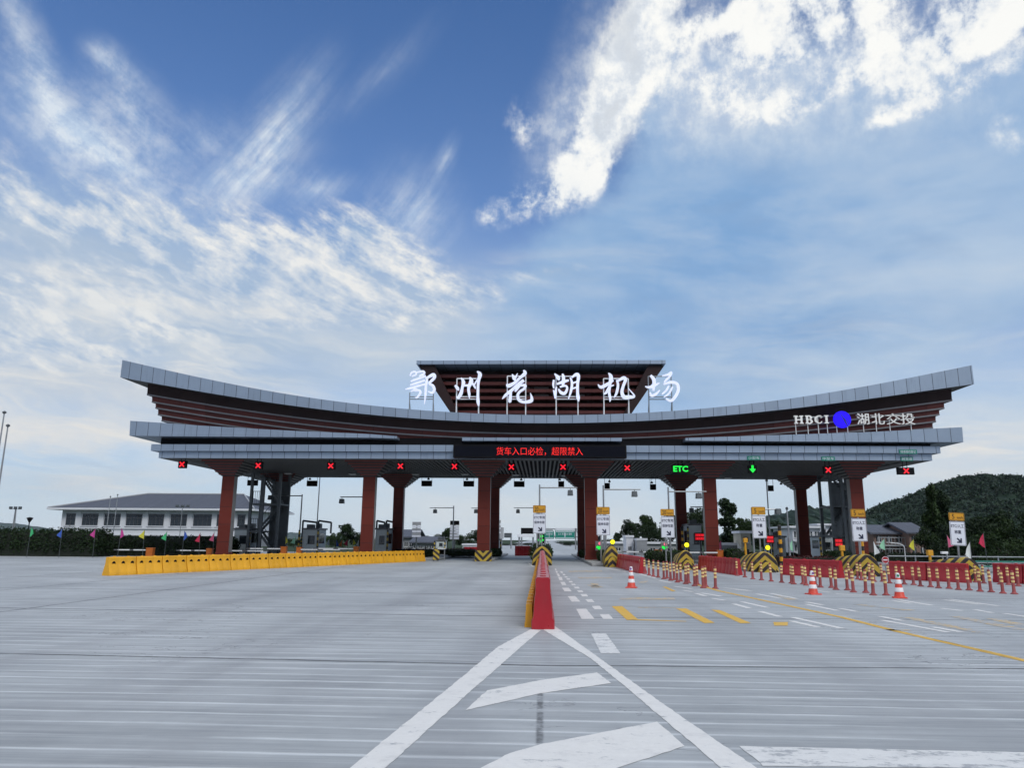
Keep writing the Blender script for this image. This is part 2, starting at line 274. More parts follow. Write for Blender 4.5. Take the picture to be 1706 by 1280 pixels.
# ------------------------------------------------------------------ mesh builder
class MB:
    def __init__(s): s.v = []; s.f = []; s.m = []
    def add(s, vs, fs, m=0):
        o = len(s.v); s.v += [tuple(v) for v in vs]
        for f in fs: s.f.append(tuple(i + o for i in f)); s.m.append(m)
        return s
    def box(s, x0, x1, y0, y1, z0, z1, m=0, top=None):
        # top=(dx, dy): how much each top edge is pulled in
        a, b = top or (0, 0)
        v = [(x0,y0,z0),(x1,y0,z0),(x1,y1,z0),(x0,y1,z0),(x0+a,y0+b,z1),(x1-a,y0+b,z1),(x1-a,y1-b,z1),(x0+a,y1-b,z1)]
        return s.add(v, [(3,2,1,0),(4,5,6,7),(0,1,5,4),(1,2,6,5),(2,3,7,6),(3,0,4,7)], m)
    def prism(s, P, y0, y1, m=0, mside=None):       # outline in x,z; faces the camera at y0
        n = len(P)
        ar = sum(P[i][0]*P[(i+1)%n][1] - P[(i+1)%n][0]*P[i][1] for i in range(n))
        if ar < 0: P = P[::-1]
        v = [(x,y0,z) for x,z in P] + [(x,y1,z) for x,z in P]
        s.add(v, [tuple(range(n)), tuple(range(2*n-1, n-1, -1))], m)
        o = len(s.v) - 2*n; mm = m if mside is None else mside
        for i in range(n):
            j = (i+1) % n; s.f.append((o+j, o+i, o+n+i, o+n+j)); s.m.append(mm)
        return s
    def slab(s, P, z0, z1, m=0):                    # outline in x,y
        n = len(P)
        ar = sum(P[i][0]*P[(i+1)%n][1] - P[(i+1)%n][0]*P[i][1] for i in range(n))
        if ar < 0: P = P[::-1]
        v = [(x,y,z0) for x,y in P] + [(x,y,z1) for x,y in P]
        return s.add(v, [tuple(range(n-1,-1,-1)), tuple(range(n, 2*n))] + [(i, (i+1)%n, n+(i+1)%n, n+i) for i in range(n)], m)
    def tube(s, p, q, r, n=8, r2=None, m=0, cap=True):
        p = Vector(p); q = Vector(q); d = (q-p).normalized()
        u = d.orthogonal().normalized(); w = d.cross(u); r2 = r if r2 is None else r2
        v = [p + (u*cos(2*pi*i/n) + w*sin(2*pi*i/n))*r for i in range(n)] + [q + (u*cos(2*pi*i/n) + w*sin(2*pi*i/n))*r2 for i in range(n)]
        f = [(i, (i+1)%n, n+(i+1)%n, n+i) for i in range(n)]
        if cap: f += [tuple(range(n-1,-1,-1)), tuple(range(n, 2*n))]
        return s.add(v, f, m)
    def path(s, pts, r, n=8, m=0):
        for a, b in zip(pts, pts[1:]): s.tube(a, b, r, n, None, m)
        return s
    def lathe(s, prof, n=16, c=(0,0,0), m=0, mats=None):
        k = len(prof); v = []
        for r, z in prof:
            for i in range(n): v.append((c[0]+r*cos(2*pi*i/n), c[1]+r*sin(2*pi*i/n), c[2]+z))
        o = len(s.v); s.v += v
        for j in range(k-1):
            for i in range(n):
                s.f.append((o+j*n+i, o+j*n+(i+1)%n, o+(j+1)*n+(i+1)%n, o+(j+1)*n+i)); s.m.append(mats[j] if mats else m)
        s.f.append(tuple(o+i for i in range(n-1,-1,-1))); s.m.append(mats[0] if mats else m)
        s.f.append(tuple(o+(k-1)*n+i for i in range(n))); s.m.append(mats[-1] if mats else m)
        return s
    def loft(s, rows, closed=True, m=0, caps=True, mats=None):   # rows: list of equal-length loops
        n = len(rows[0]); o = len(s.v)
        for r in rows: s.v += [tuple(p) for p in r]
        for j in range(len(rows)-1):
            for i in range(n if closed else n-1):
                s.f.append((o+j*n+i, o+j*n+(i+1)%n, o+(j+1)*n+(i+1)%n, o+(j+1)*n+i)); s.m.append(mats[i] if mats else m)
        if caps and closed:
            s.f.append(tuple(o+i for i in range(n-1,-1,-1))); s.m.append(m)
            s.f.append(tuple(o+(len(rows)-1)*n+i for i in range(n))); s.m.append(m)
        return s
    def stroke(s, pts, y, depth, sc, x0, z0, m=0):  # a brush stroke: (x, y_down, width) points in picture units
        # Catmull-Rom through the points, then a ribbon of that width
        P = [Vector((p[0], -p[1], p[2] if len(p) > 2 else 20)) for p in pts]
        if len(P) == 2: P.insert(1, (P[0]+P[1])/2)
        Q = []
        for i in range(len(P)-1):
            a = P[max(i-1, 0)]; b = P[i]; c_ = P[i+1]; d = P[min(i+2, len(P)-1)]
            for k in range(5):
                t = k/5; Q.append(.5*((2*b) + (c_-a)*t + (2*a-5*b+4*c_-d)*t*t + (3*b-a-3*c_+d)*t**3))
        Q.append(P[-1]); L = []; R = []
        for i, q in enumerate(Q):
            t = Q[min(i+1, len(Q)-1)] - Q[max(i-1, 0)]; t = Vector((t.x, t.y)); t = t.normalized() if t.length > 1e-6 else Vector((1, 0))
            w = max(q.z, 6)*.5; nn = Vector((-t.y, t.x))
            L.append(Vector((q.x, q.y)) + nn*w); R.append(Vector((q.x, q.y)) - nn*w)
        rows = []
        for l, r in zip(L, R):
            rows.append([(x0+l.x*sc, y, z0+l.y*sc), (x0+r.x*sc, y, z0+r.y*sc), (x0+r.x*sc, y+depth, z0+r.y*sc), (x0+l.x*sc, y+depth, z0+l.y*sc)])
        return s.loft(rows, True, m)
    def text(s, body, x, y, z, h, w=None, depth=.01, m=0, bold=0.0, align='C'):   # faces -Y, centred on x,z, fitted to width w
        cu = bpy.data.curves.new('text', 'FONT'); cu.body = body; cu.extrude = 1e-4; cu.offset = bold; cu.resolution_u = 3
        o = bpy.data.objects.new('text', cu); COL.objects.link(o)
        me = bpy.data.meshes.new_from_object(o.evaluated_get(bpy.context.evaluated_depsgraph_get()))
        bpy.data.objects.remove(o); bpy.data.curves.remove(cu)
        V = [v.co.copy() for v in me.vertices]
        xa, xb = min(v.x for v in V), max(v.x for v in V); ya, yb = min(v.y for v in V), max(v.y for v in V)
        sz = h/(yb-ya); sx = sz if w is None else w/(xb-xa); cx = (xa+xb)/2 if align == 'C' else xa
        vs = [(x+(v.x-cx)*sx, y - (depth if v.z > 0 else 0), z+(v.y-(ya+yb)/2)*sz) for v in V]
        s.add(vs, [tuple(p.vertices) for p in me.polygons], m); bpy.data.meshes.remove(me)
        return s
    def build(s, name, mats, parent=None, loc=None, smooth=False, bevel=0.0, kind=None):
        me = bpy.data.meshes.new(name); me.from_pydata(s.v, [], s.f)
        mats = mats if isinstance(mats, (list, tuple)) else [mats]
        for k in mats: me.materials.append(M[k] if isinstance(k, str) else k)
        me.polygons.foreach_set('material_index', s.m)
        bm = bmesh.new(); bm.from_mesh(me)
        bmesh.ops.remove_doubles(bm, verts=bm.verts, dist=1e-5)
        bmesh.ops.recalc_face_normals(bm, faces=bm.faces)
        if bevel:
            es = [e for e in bm.edges if len(e.link_faces) == 2 and e.calc_face_angle(0) > .6]
            bmesh.ops.bevel(bm, geom=es, offset=bevel, segments=2, profile=.5, affect='EDGES')
        bm.to_mesh(me); bm.free()
        if smooth:
            me.polygons.foreach_set('use_smooth', [True]*len(me.polygons))
            me.set_sharp_from_angle(angle=radians(40))
        me.update()
        o = bpy.data.objects.new(name, me); COL.objects.link(o)
        if parent: o.parent = parent
        if loc: o.location = loc
        if kind: o['kind'] = kind
        return o
def thing(name, label, cat, loc=(0,0,0), rotz=0.0, group=None):
    o = bpy.data.objects.new(name, None); COL.objects.link(o); o.empty_display_size = .3
    o.location = loc; o.rotation_euler = (0, 0, rotz); o['label'] = label; o['category'] = cat
    if group: o['group'] = group
    return o
def tag(o, label, cat, group=None):
    o['label'] = label; o['category'] = cat
    if group: o['group'] = group
    return o
def copy_tree(o, parent=None):
    c = o.copy(); COL.objects.link(c)
    if parent: c.parent = parent
    for ch in list(o.children): copy_tree(ch, c)
    return c
def place(o, loc, rotz=0.0, label=None, first=False, group=None):
    c = o if first else copy_tree(o)
    c.location = loc; c.rotation_euler = (0, 0, rotz)
    if label: c['label'] = label
    if group: c['group'] = group
    return c
ORD = ['first','second','third','fourth','fifth','sixth','seventh','eighth','ninth','tenth','eleventh','twelfth','thirteenth','fourteenth','fifteenth','sixteenth','seventeenth','eighteenth','nineteenth','twentieth','twenty-first','twenty-second','twenty-third','twenty-fourth']
import numpy as np

# ------------------------------------------------------------------ the toll canopy
CAN = thing('toll_canopy', 'long red-brown toll plaza canopy with upswept grey crescent roof and twelve columns', 'toll canopy', (0, 57, 0))
CO = Vector((0, -57, 0))
def cpart(mb, name, mats, parent=None, **k):
    mb.v = [(x, y-57, z) for x, y, z in mb.v]
    return mb.build(name, mats, parent or CAN, **k)
YF, YB = 53.5, 72.3
TOP = [(202,599.7),(276,616.1),(360.7,634.9),(444.5,651.4),(531,665.3),(619.4,675.4),(704,684),(769,687.5),(834,690.7),(918,691.6),(966.7,691.8),(1030,690),(1096.8,687),(1163,681.5),(1260,671.5),(1318,663.8),(1408,649.4),(1499,633.5),(1620,608.3)]
BOT = [(201,629),(255.7,639),(317,649.4),(402.6,663.8),(486.4,676.8),(574.6,686.3),(639,693.5),(704,698.5),(769,701.8),(869,704.6),(918,705),(1030,704),(1096.8,700.8),(1163,696),(1260,687),(1318,681),(1408,669.6),(1499,658),(1561,649.4),(1622,639.8)]
def fit(L, Y, deg=6):
    w = [at(x, y, Y) for x, y in L]; return np.poly1d(np.polyfit([p.x for p in w], [p.z for p in w], deg))
zt, zb = fit(TOP, YF), fit(BOT, YF)
XL, XR = at(202, 615, YF).x, at(1621, 624, YF).x
XM = (XL + XR)/2; HW = (XR - XL)/2
mpx = 1.0/23.2                                    # metres per picture pixel on the front plane
mb = MB(); rows = []
for x in np.linspace(XL, XR, 73):
    t, b_ = float(zt(x)), float(zb(x))
    rows.append([(x, YF, b_), (x, YF, t), (x, YB, t), (x, YB, b_)])
mb.loft(rows, True, 0, True, [0, 0, 0, 1]); cpart(mb, 'curved_roof', ['alu', 'soffit'])
tipd = [21, 32.5, 42, 53, 63]; cend = [16, 25, 34, 43, 50]
tl = [(245,658),(253,671),(259,681),(263,693),(269,704)]; tr = [(1585,657),(1572,670),(1564,682),(1558,693),(1553,704)]
def dk(k, x): return (cend[k] + (tipd[k]-cend[k])*min(1, abs(x-XM)/HW)**1.6)*mpx
for k in range(5):
    yk = 54.55 + .16*k; yb = YB - .6 - .16*k
    xl, xr = at(*tl[k], yk).x, at(*tr[k], yk).x
    mb = MB(); r1 = []; r2 = []
    for x in np.linspace(xl, xr, 61):
        zl = float(zb(x)) - dk(k, x); zu = float(zb(x)) - (dk(k-1, x) if k else -.01) - (.004 if k else 0)
        r1.append([(x, yk, zl+.115), (x, yk-.06, zu), (x, yb+.06, zu), (x, yb, zl+.115)])
        r2.append([(x, yk-.05, zl), (x, yk-.05, zl+.11), (x, yb+.05, zl+.11), (x, yb+.05, zl)])
    mb.loft(r1, True, 0); o = cpart(mb, 'louvre', ['brown_dark' if k == 0 else 'brown'])
    mb = MB(); mb.loft(r2, True, 0, True, [0, 1, 0, 2]); o2 = cpart(mb, 'louvre_edge', ['alu_trim', 'brown', 'soffit'], o)
# lower roof wedges
def pw(L, Y): return [(at(x, y, Y).x, at(x, y, Y).z) for x, y in L]
YA = 53.65
La = [(217,701.4),(266.7,704.5),(336,709.5),(431.5,715),(500,718.6),(580,721.8),(619,723.8),(661,727)] + [(661,731),(619,729.6),(500,728.6),(288,727.2),(215.6,726.2)]
Ra = [(1603,712),(1551,714.6),(1460,719.6),(1350,723.4),(1220,727.6),(1142,730)] + [(1142,734.6),(1220,735),(1350,736),(1480,736.6),(1605,737)]
for L in (La, Ra):
    mb = MB(); mb.prism(pw(L, YA), YA, YB+.2, 0); cpart(mb, 'side_roof', ['alu'])
def zc_(y, Y): return at(909, y, Y).z
def band(name, x0, x1, yt, yb, Y, mats, ye=None, mdepth=None):
    mb = MB(); mb.box(at(x0, (yt+yb)/2, Y).x, at(x1, (yt+yb)/2+5*(x1 > 1000), Y).x, Y, ye or (126.0-Y), zc_(yb, Y), zc_(yt, Y), 0)
    return cpart(mb, name, mats)
band('centre_fascia', 770, 1036, 729.6, 735, 53.9, ['alu'], 56)
band('painted_shadow_band', 268, 1550, 731, 743.5, 54.75, ['black'])  # solid black band, its colour standing in for the shade of the recess
band('upper_fascia', 251.4, 1567, 742.2, 753.4, 54.05, ['alu'])
_x0, _x1, _z0, _z1 = at(264.4,760,54.3).x, at(1553,765,54.3).x, zc_(765.6,54.3), zc_(754.6,54.3)
mb = MB(); mb.box(_x0,_x1,54.3,54.42,_z0,_z1).box(_x0,_x1,71.58,71.7,_z0,_z1).box(_x0,_x0+.12,54.42,71.58,_z0,_z1).box(_x1-.12,_x1,54.42,71.58,_z0,_z1)
cpart(mb, 'lower_fascia', ['alu'])
mb = MB(); mb.box(at(268,755,54.5).x, at(1549,762,54.5).x, 54.5, 71.5, zc_(753.6,54.3), zc_(746,54.3)); cpart(mb, 'deck', ['black'])
ZC = zc_(765.6, 54.3)
cx0, cx1 = at(264.8, 760, 54.3).x, at(1552.6, 770, 54.3).x
mb = MB()
mb.box(cx0+.3, cx1-.3, 54.6, 71.4, ZC+.32, ZC+.36, 0); cpart(mb, 'ceiling', ['ceil'])
mb = MB(); n = int((cx1-cx0-3)/.335)
for i in range(n):
    x = cx0 + 1.5 + i*.335
    mb.box(x, x+.13, 55.4, 70.8, ZC+.015, ZC+.13, 0)
cpart(mb, 'ceiling_slats', ['slat'])
mb = MB(); mb.box(cx0+.01, cx1-.01, 54.31, 55.4, ZC, ZC+.02).box(cx0+.01, cx1-.01, 70.8, 71.69, ZC, ZC+.02)
mb.box(cx0+.01, cx0+1.5, 55.4, 70.8, ZC, ZC+.02).box(cx1-1.5, cx1-.01, 55.4, 70.8, ZC, ZC+.02); cpart(mb, 'ceiling_border', ['ceil_border'])
# columns
FX = [at(x, 860, 56.4).x for x in (372.5, 611, 805.5, 985.5, 1186.5, 1434)]
CW = .48; CD = .32; zcol = at(903, 795.5, 56.4).z
def column(x, y, striped=False):
    mb = MB(); mb.box(x-CW, x+CW, y-CD, y+CD, 0, zcol, 0)
    for i, f in enumerate(mb.f):
        if i in (3, 5): mb.m[i] = 1
    c = cpart(mb, 'column', ['column', 'grey_side'])
    mb = MB(); N = 6; h = (ZC - zcol - .004)/N
    for k in range(N):
        hw = .66 + (1.64 - .66)*(k/(N-1))
        b0 = len(mb.f); mb.box(x-hw, x+hw, y-hw, y+hw, zcol+(k+.42)*h, zcol+(k+1)*h-.001, 0)
        mb.m[b0+3] = 1; mb.m[b0+5] = 1; mb.m[b0] = 2  # step undersides coloured dark to stand in for shade
        mb.box(x-hw+.14, x+hw-.14, y-hw+.14, y+hw-.14, zcol+k*h+.001, zcol+(k+.42)*h-.001, 2)  # inset neck in dark colour paints the shadow line below each step
    cpart(mb, 'capital', ['capital', 'grey_side', 'soffit'], c)
    mb = MB(); mb.box(x-CW-.04, x+CW+.04, y-CD-.04, y+CD+.04, 0, .5)
    cpart(mb, 'base_cover', ['chevron' if striped else 'column'], c)
    return c
def stripes(name, period, ang, a=(.47, .33, .035), b=(.02, .014, .016), vee=True, rough=.5, ky=0.0):
    m, nt, bs = nodes_of(name); p = opos(nt); x, y, z = sep(nt, p)
    u = ((x.abs() if vee else x)*sin(ang) + z*cos(ang) + y*ky + 50)/period
    w = u.fract().lt(.5)
    c = mixc(nt, w, a, b); wr = noise(nt, wpos(nt), 6, 6, .7).smooth(.52, .72)*.45
    c = mixc(nt, wr, c, (.14, .11, .09))
    nt.links.new(c.v, bs.inputs['Base Color']); bs.inputs['Roughness'].default_value = rough
    return m
M['chevron'] = stripes('black_yellow_chevrons', .36, radians(-45))
M['chevron_arch'] = stripes('black_yellow_arches', .34, radians(42), ky=.42)
M['chevron_up'] = stripes('black_yellow_bands', .3, radians(38), vee=False)
for i, x in enumerate(FX):
    column(x, 57); column(x, 69)
# the column with a chevron base stands beside the middle lane
x = FX[2]; mb = MB(); mb.box(-CW-.13, CW+.13, -CD-.15, CD+.15, 0, .78)
o = mb.build('chevron_sleeve', ['chevron'], CAN, (x, 0, 0)); o.location = (x, 0, 0.002)
# tower over the middle
YT = 58.6
tw = thing('sign_tower', 'dark brown inverted trapezoid tower with louvred front above the canopy middle', 'roof tower', (0, 60, 10))
def tpart(mb, name, mats, parent=None):
    mb.v = [(x, y-60, z-10) for x, y, z in mb.v]; return mb.build(name, mats, parent or tw)
zbase = at(900, 693, YT).z
mb = MB(); mb.box(at(695,604,YT).x, at(1108,606,YT).x, YT-.3, YT+9, at(900,608,YT).z, at(900,602,YT).z); tpart(mb, 'cap_fascia', ['alu'])
for a, b in (((697,608.5),(752,690)), ((1106,610),(1051,691))):
    sgn = 1 if a[0] < 900 else -1
    mb = MB(); P = pw([a, (a[0]+sgn*27, a[1]), (b[0]+sgn*12, b[1]), b], YT)
    y1 = YT + 8; mb.prism(P, YT, y1, 0); tpart(mb, 'side_wing', ['brown_dark'])
NB = 7; ya_, yb_ = 609, 690
for k in range(NB):
    t0 = (k+.08)/NB; t1 = (k+.62)/NB
    yk = YT + .5 + 1.1*t0
    P = pw([(716+44*t0, ya_+(yb_-ya_)*t0+1), (1087-44*t0, ya_+(yb_-ya_)*t0+1), (1087-44*t1, ya_+(yb_-ya_)*t1), (716+44*t1, ya_+(yb_-ya_)*t1)], YT+.3)
    if k == 0: continue
    mb = MB(); mb.prism(P, yk, yk+.8, 0); tpart(mb, 'louvre_board', ['brown'])
P = pw([(716,608.5),(1088,609.5),(1046,690.5),(756,690)], YT+2.2); mb = MB(); mb.prism(P, YT+2.4, YT+7.9, 0); tpart(mb, 'back_wall', ['brown_dark'])
for y in (643, 657.5):
    for x in (858, 890, 921, 950):
        mb = MB(); p = pw([(x, y), (x+24, y), (x+24, y+6), (x, y+6)], YT+2.3); mb.prism(p, YT+2.28, YT+2.36, 0); tpart(mb, 'vent_window', ['grey_side'])

# ------------------------------------------------------------------ ground and markings
def ground_mat():
    m, nt, b = nodes_of('grooved_concrete'); p = wpos(nt); x, y, z = sep(nt, p)
    def st(sx, sy, sc, det=5, ro=.6):
        return noise(nt, mapping(nt, p, (0,0,0), 0, (sx, sy, 1)), sc, det, ro)
    wv = noise(nt, mapping(nt, p, (5,2,0), 0, (.25, .25, 1)), 1.0, 3)
    yy = y + (wv - .5)*.22 + x*.010
    streak = st(.16, 3.2, 1.3, 7, .65)          # broad brushed bands across the road
    fine = st(.35, 22, 1.6, 5, .7)              # brush marks
    blot = noise(nt, p, .23, 6, .6); mott = noise(nt, p, 2.4, 7, .7)
    u = (yy/.41 + (st(.1, .1, 1.0, 2) - .5)*.7); g = (u.fract() - .5).abs()
    lines = g.smooth(.12, .0)*st(.4, 1.0, 1.1, 4).smooth(.30, .58)     # pale tined grooves
    f = (streak - .5)*.75 + (fine - .5)*.42 + (blot - .5)*.62 + (mott - .5)*.22 + lines*.42
    f = (f + .5).sat()
    c = mixc(nt, (f - .5)*1.25 + .5, (.14, .158, .174), (.53, .57, .595))
    # joints every 6 m across and 4.6 m along
    jy = (((y + (noise(nt, mapping(nt, p, (0,0,0), 0, (.5, .3, 1)), 1.2, 4) - .5)*.10 + (x.abs()*-.045) - 8.78 + 600)/6.2).fract()); jy = (jy*6.2).min((1.0 - jy)*6.2)
    jx = (((x + (noise(nt, mapping(nt, p, (9,0,0), 0, (.2, .4, 1)), 1.0, 4) - .5)*.12 + 7.05 + y*-.004 + 460)/4.6).fract()); jx = (jx*4.6).min((1.0 - jx)*4.6)
    jx = jx + x.smooth(-7.4, -6.6)*x.smooth(12, 11)*9.0
    tar = (x + .02).abs().smooth(.045, .015)*y.smooth(8.9, 8.6)*noise(nt, p, 4.0, 5, .7).smooth(.35, .6)
    j = jy.min(jx*1.15); br = noise(nt, p, .9, 5, .7)
    jl = j.smooth(.055, .018)*(br*2.2 - .2).sat()
    c = mixc(nt, jl*.97, c, (.035, .04, .042))
    c = mixc(nt, (j.smooth(.35, .0)*noise(nt, p, 3.1, 6, .7).smooth(.5, .75))*.35, c, (.13, .135, .14))
    c = mixc(nt, tar*.8, c, (.06, .065, .07))
    # scattered stains and tyre polish
    sp = noise(nt, mapping(nt, p, (3,8,0), 0, (1, 2.2, 1)), 1.9, 5, .65).smooth(.69, .78)
    ck = (noise(nt, mapping(nt, p, (2,5,0), 0, (.55, 1.0, 1)), .8, 5, .6) - .5).abs().smooth(.006, .001)*noise(nt, p, .21, 2).smooth(.52, .62)
    c = mixc(nt, ck*.7, c, (.07, .07, .075))
    gr = noise(nt, p, 60, 2, .6).smooth(.60, .75)*.22
    c = mixc(nt, gr, c, (.14, .14, .14))
    c = mixc(nt, sp*.5, c, (.12, .125, .13))
    ty = ((((x + 1.9)/3.9).fract() - .5).abs()).smooth(.42, .2)*noise(nt, mapping(nt, p, (0,0,0), 0, (.8, .06, 1)), 1.1, 5).smooth(.38, .7)
    c = mixc(nt, ty*.36, c, (.20, .205, .22))
    far = y.smooth(1, 2)
    nt.links.new(c.v, b.inputs['Base Color'])
    nt.links.new((.62 - ty*.12 + (mott - .5)*.2).v, b.inputs['Roughness'])
    b.inputs['Specular IOR Level'].default_value = .35
    bump(nt, b, fine*.5 + lines*-.7 + mott*.35 - jl*2.0, .35, .012)
    return m
M['ground'] = ground_mat()
mb = MB(); gx = [-2500, 24.5, 26.5, 60, 62, 2500]; gy = [-300, 38.5, 40, 54, 56, 2600]
vv = [(x, y, -.78 if (2 <= i <= 3 and 2 <= j <= 3) else 0) for j, y in enumerate(gy) for i, x in enumerate(gx)]
mb.add(vv, [(j*6+i, j*6+i+1, (j+1)*6+i+1, (j+1)*6+i) for j in range(5) for i in range(5)])
mb.build('ground', ['ground'], kind='structure')

def paint(name, col, wear):
    m, nt, b = nodes_of(name); p = wpos(nt)
    w = noise(nt, mapping(nt, p, (1,4,0), 0, (.8, 2.2, 1)), 2.6, 8, .72)
    w2 = noise(nt, p, 14, 6, .7)
    k = (w*.75 + w2*.4 - .08).smooth(wear, wear + .10)
    base = mixc(nt, w2, cscale(col, .84), cscale(col, 1.08))
    gr = noise(nt, mapping(nt, p, (0,0,0), 0, (.35, 20, 1)), 1.6, 4)
    c = mixc(nt, k, base, mixc(nt, gr, (.24, .26, .28), (.45, .48, .51)))
    c = mixc(nt, noise(nt, p, 3.3, 6, .7).smooth(.5, .8)*.4, c, (.30, .31, .33))
    nt.links.new(c.v, b.inputs['Base Color']); b.inputs['Roughness'].default_value = .6
    bump(nt, b, w2 - k*1.5, .25, .01); return m
M['mark_white'] = paint('white_road_paint', (.70, .71, .70), .545)
M['mark_worn'] = paint('worn_white_road_paint', (.68, .70, .70), .50)
M['mark_yellow'] = paint('yellow_road_paint', (.68, .42, .05), .56)
M['mark_yfaint'] = paint('faded_yellow_road_paint', (.60, .42, .15), .42)
def ragged(P, amp):                              # a slightly uneven painted edge
    Q = []
    for a, b in zip(P, P[1:] + P[:1]):
        L = (b - a).length; k = max(1, min(90, int(L/.07))); nrm = Vector((-(b-a).y, (b-a).x, 0)).normalized()
        for i in range(k): Q.append(a + (b-a)*(i/k) + nrm*random.uniform(-amp, amp))
    return Q
def quads(name, L, mt, z=.004, amp=.006):
    mb = MB()
    for P in L:
        Q = ragged([gnd(*p, z) if not isinstance(p, Vector) else p for p in P], amp); mb.add(Q, [tuple(range(len(Q)))])
    return mb.build(name, [mt], kind='structure')
def line(p, q, w, z=.004):
    a, b = gnd(*p, z), gnd(*q, z); d = (b-a).normalized(); n = Vector((-d.y, d.x, 0))*w/2
    return [a-n, b-n, b+n, a+n]
quads('gore_marking', [[(884,1049),(901,1051),(880,1068),(780,1156),(640,1282),(580,1282),(756,1140),(830,1078)], [(905,1050),(922,1042),(1000,1098),(1100,1170),(1265,1283),(1205,1283),(1030,1135),(985,1098)]], 'mark_white')
quads('chevron_marking', [[(776,1184),(788,1172),(812,1151),(900,1134),(995,1121),(1018,1139),(900,1156)], [(796,1283),(850,1255),(905,1240),(1095,1203),(1141,1244),(1020,1283)]], 'mark_white')
quads('stop_marking', [[(1232,1244),(1706,1254),(1800,1256),(1800,1282),(1272,1277)]], 'mark_worn')
def z6(L): return [[(860+x/4.9235, 840+y/4.9235) for x, y in q] for q in L]
quads('dashed_marking', z6([
 [(492,862),(575,860),(643,945),(537,945)], [(422,757),(483,755),(527,803),(455,803)], [(375,688),(430,688),(457,718),(397,718)], [(360,640),(397,640),(412,667),(377,667)], [(343,600),(372,600),(383,627),(355,627)], [(330,572),(350,572),(360,595),(342,595)], [(322,550),(336,550),(343,566),(328,566)], [(316,531),(327,531),(332,545),(320,545)],
 [(685,907),(760,905),(798,945),(714,945)], [(620,838),(683,836),(708,865),(643,865)], [(567,783),(620,782),(643,806),(587,806)], [(525,740),(575,740),(593,760),(542,760)], [(497,710),(540,710),(553,724),(511,724)], [(470,680),(510,680),(523,694),(482,694)], [(447,655),(480,655),(492,668),(459,668)], [(428,633),(457,633),(467,645),(438,645)], [(410,612),(437,612),(445,622),(418,622)], [(393,595),(417,595),(425,605),(401,605)], [(378,575),(399,575),(406,586),(385,586)], [(360,555),(379,555),(386,567),(367,567)]]), 'mark_white')
quads('worn_dash_marking', z6([[(615,1065),(735,1063),(855,1225),(695,1230)]]), 'mark_worn')
quads('lane_lettering', z6([[(783,840),(868,838),(1000,948),(910,954)], [(1310,858),(1395,858),(1630,976),(1545,979)], [(1598,868),(1672,872),(1925,978),(1840,980)], [(905,951),(1000,947),(1400,962),(1390,966)], [(1200,680),(1230,680),(1310,715),(1280,718)]]) + [[(1288,1037),(1313,1037),(1312,1043),(1290,1043)]], 'mark_yellow')
def z8(a, b): return ((853+a[0]/2, 900+a[1]/2), (853+b[0]/2, 900+b[1]/2))
quads('faded_lettering', z6([[(610,650),(675,650),(680,690),(620,690)], [(860,768),(1290,768),(1310,787),(840,785)], [(430,548),(700,545),(705,556),(430,560)], [(500,600),(780,600),(790,610),(520,614)], [(1000,845),(1320,850),(1320,856),(1000,852)], [(1010,640),(1075,628),(1085,640),(1030,655)]]) +
 [line(*z8(a, b), w) for a, b, w in (((1150,215),(1330,235),.3), ((1310,258),(1560,308),.28), ((1480,255),(1700,300),.3), ((1600,262),(1706,285),.3), ((890,185),(935,200),.3), ((1250,300),(1330,302),.2), ((265,150),(290,158),.4))], 'mark_yfaint')
quads('lane_dash_marking', [line(*z8(a, b), w) for a, b, w in (
 ((540,155),(600,163),.15), ((570,168),(600,173),.15), ((612,178),(645,187),.15), ((630,177),(697,188),.15), ((668,195),(712,202),.15), ((705,160),(790,168),.15), ((738,213),(792,228),.15), ((765,206),(852,226),.15), ((825,238),(893,256),.15), ((815,180),(895,195),.15), ((860,178),(950,196),.15), ((930,270),(1020,291),.15), ((935,258),(1100,295),.15), ((980,214),(1085,236),.15), ((980,207),(1035,217),.15), ((1090,228),(1150,239),.15), ((1225,255),(1305,270),.15), ((1230,267),(1455,308),.15), ((1400,290),(1497,307),.15), ((1270,203),(1330,212),.15), ((1290,200),(1400,218),.15), ((1440,200),(1560,215),.15), ((1460,198),(1620,220),.15), ((1540,232),(1600,243),.15), ((1430,228),(1500,236),.15), ((1640,245),(1720,257),.15), ((740,165),(800,171),.15), ((310,94),(360,102),.15), ((370,104),(410,112),.15), ((425,114),(480,128),.15), ((490,135),(530,143),.15), ((1080,180),(1200,186),.15), ((1210,188),(1330,196),.15), ((1000,168),(1060,175),.15))], 'mark_white')
_yl = [(1160,974),(1198,985),(1303,1007.5),(1403,1029),(1493,1052),(1603,1077),(1720,1104)]
quads('yellow_edge_line', [line(a, b, .15) for a, b in zip(_yl, _yl[1:])], 'mark_yellow', amp=.004)
quads('far_dash_marking', [line((880,938),(889,945),.15), line((1405,1028),(1700,1100),.02)], 'mark_white')

def kerb_mat():
    return mat('kerb_concrete', (.30, .31, .31), .7, 0, .2, 2.5, .35, .4, .3)
M['kerb'] = kerb_mat(); M['soil'] = mat('planter_soil', (.05, .04, .03), .9)
for x0, x1, y0, y1 in ((-.55,.55,50.2,82), (3.15,5.2,48.2,82), (7.5,8.9,44.6,80), (11.2,13.6,42.2,80), (14.9,16.4,38.6,76), (17.9,19.3,35.2,74), (23.0,25.3,54,78), (FX[2]-.95,FX[2]+.75,58.2,82), (FX[1]-1.0,FX[1]+1.0,55.2,82), (FX[0]-1.1,FX[0]+1.1,55.2,82), (-9.3,-7.9,58,82), (-19.6,-18.1,56,80)):
    mb = MB(); mb.box(x0, x1, y0, y1, .0, .17); mb.build('kerb', ['kerb'], kind='structure', bevel=.03)

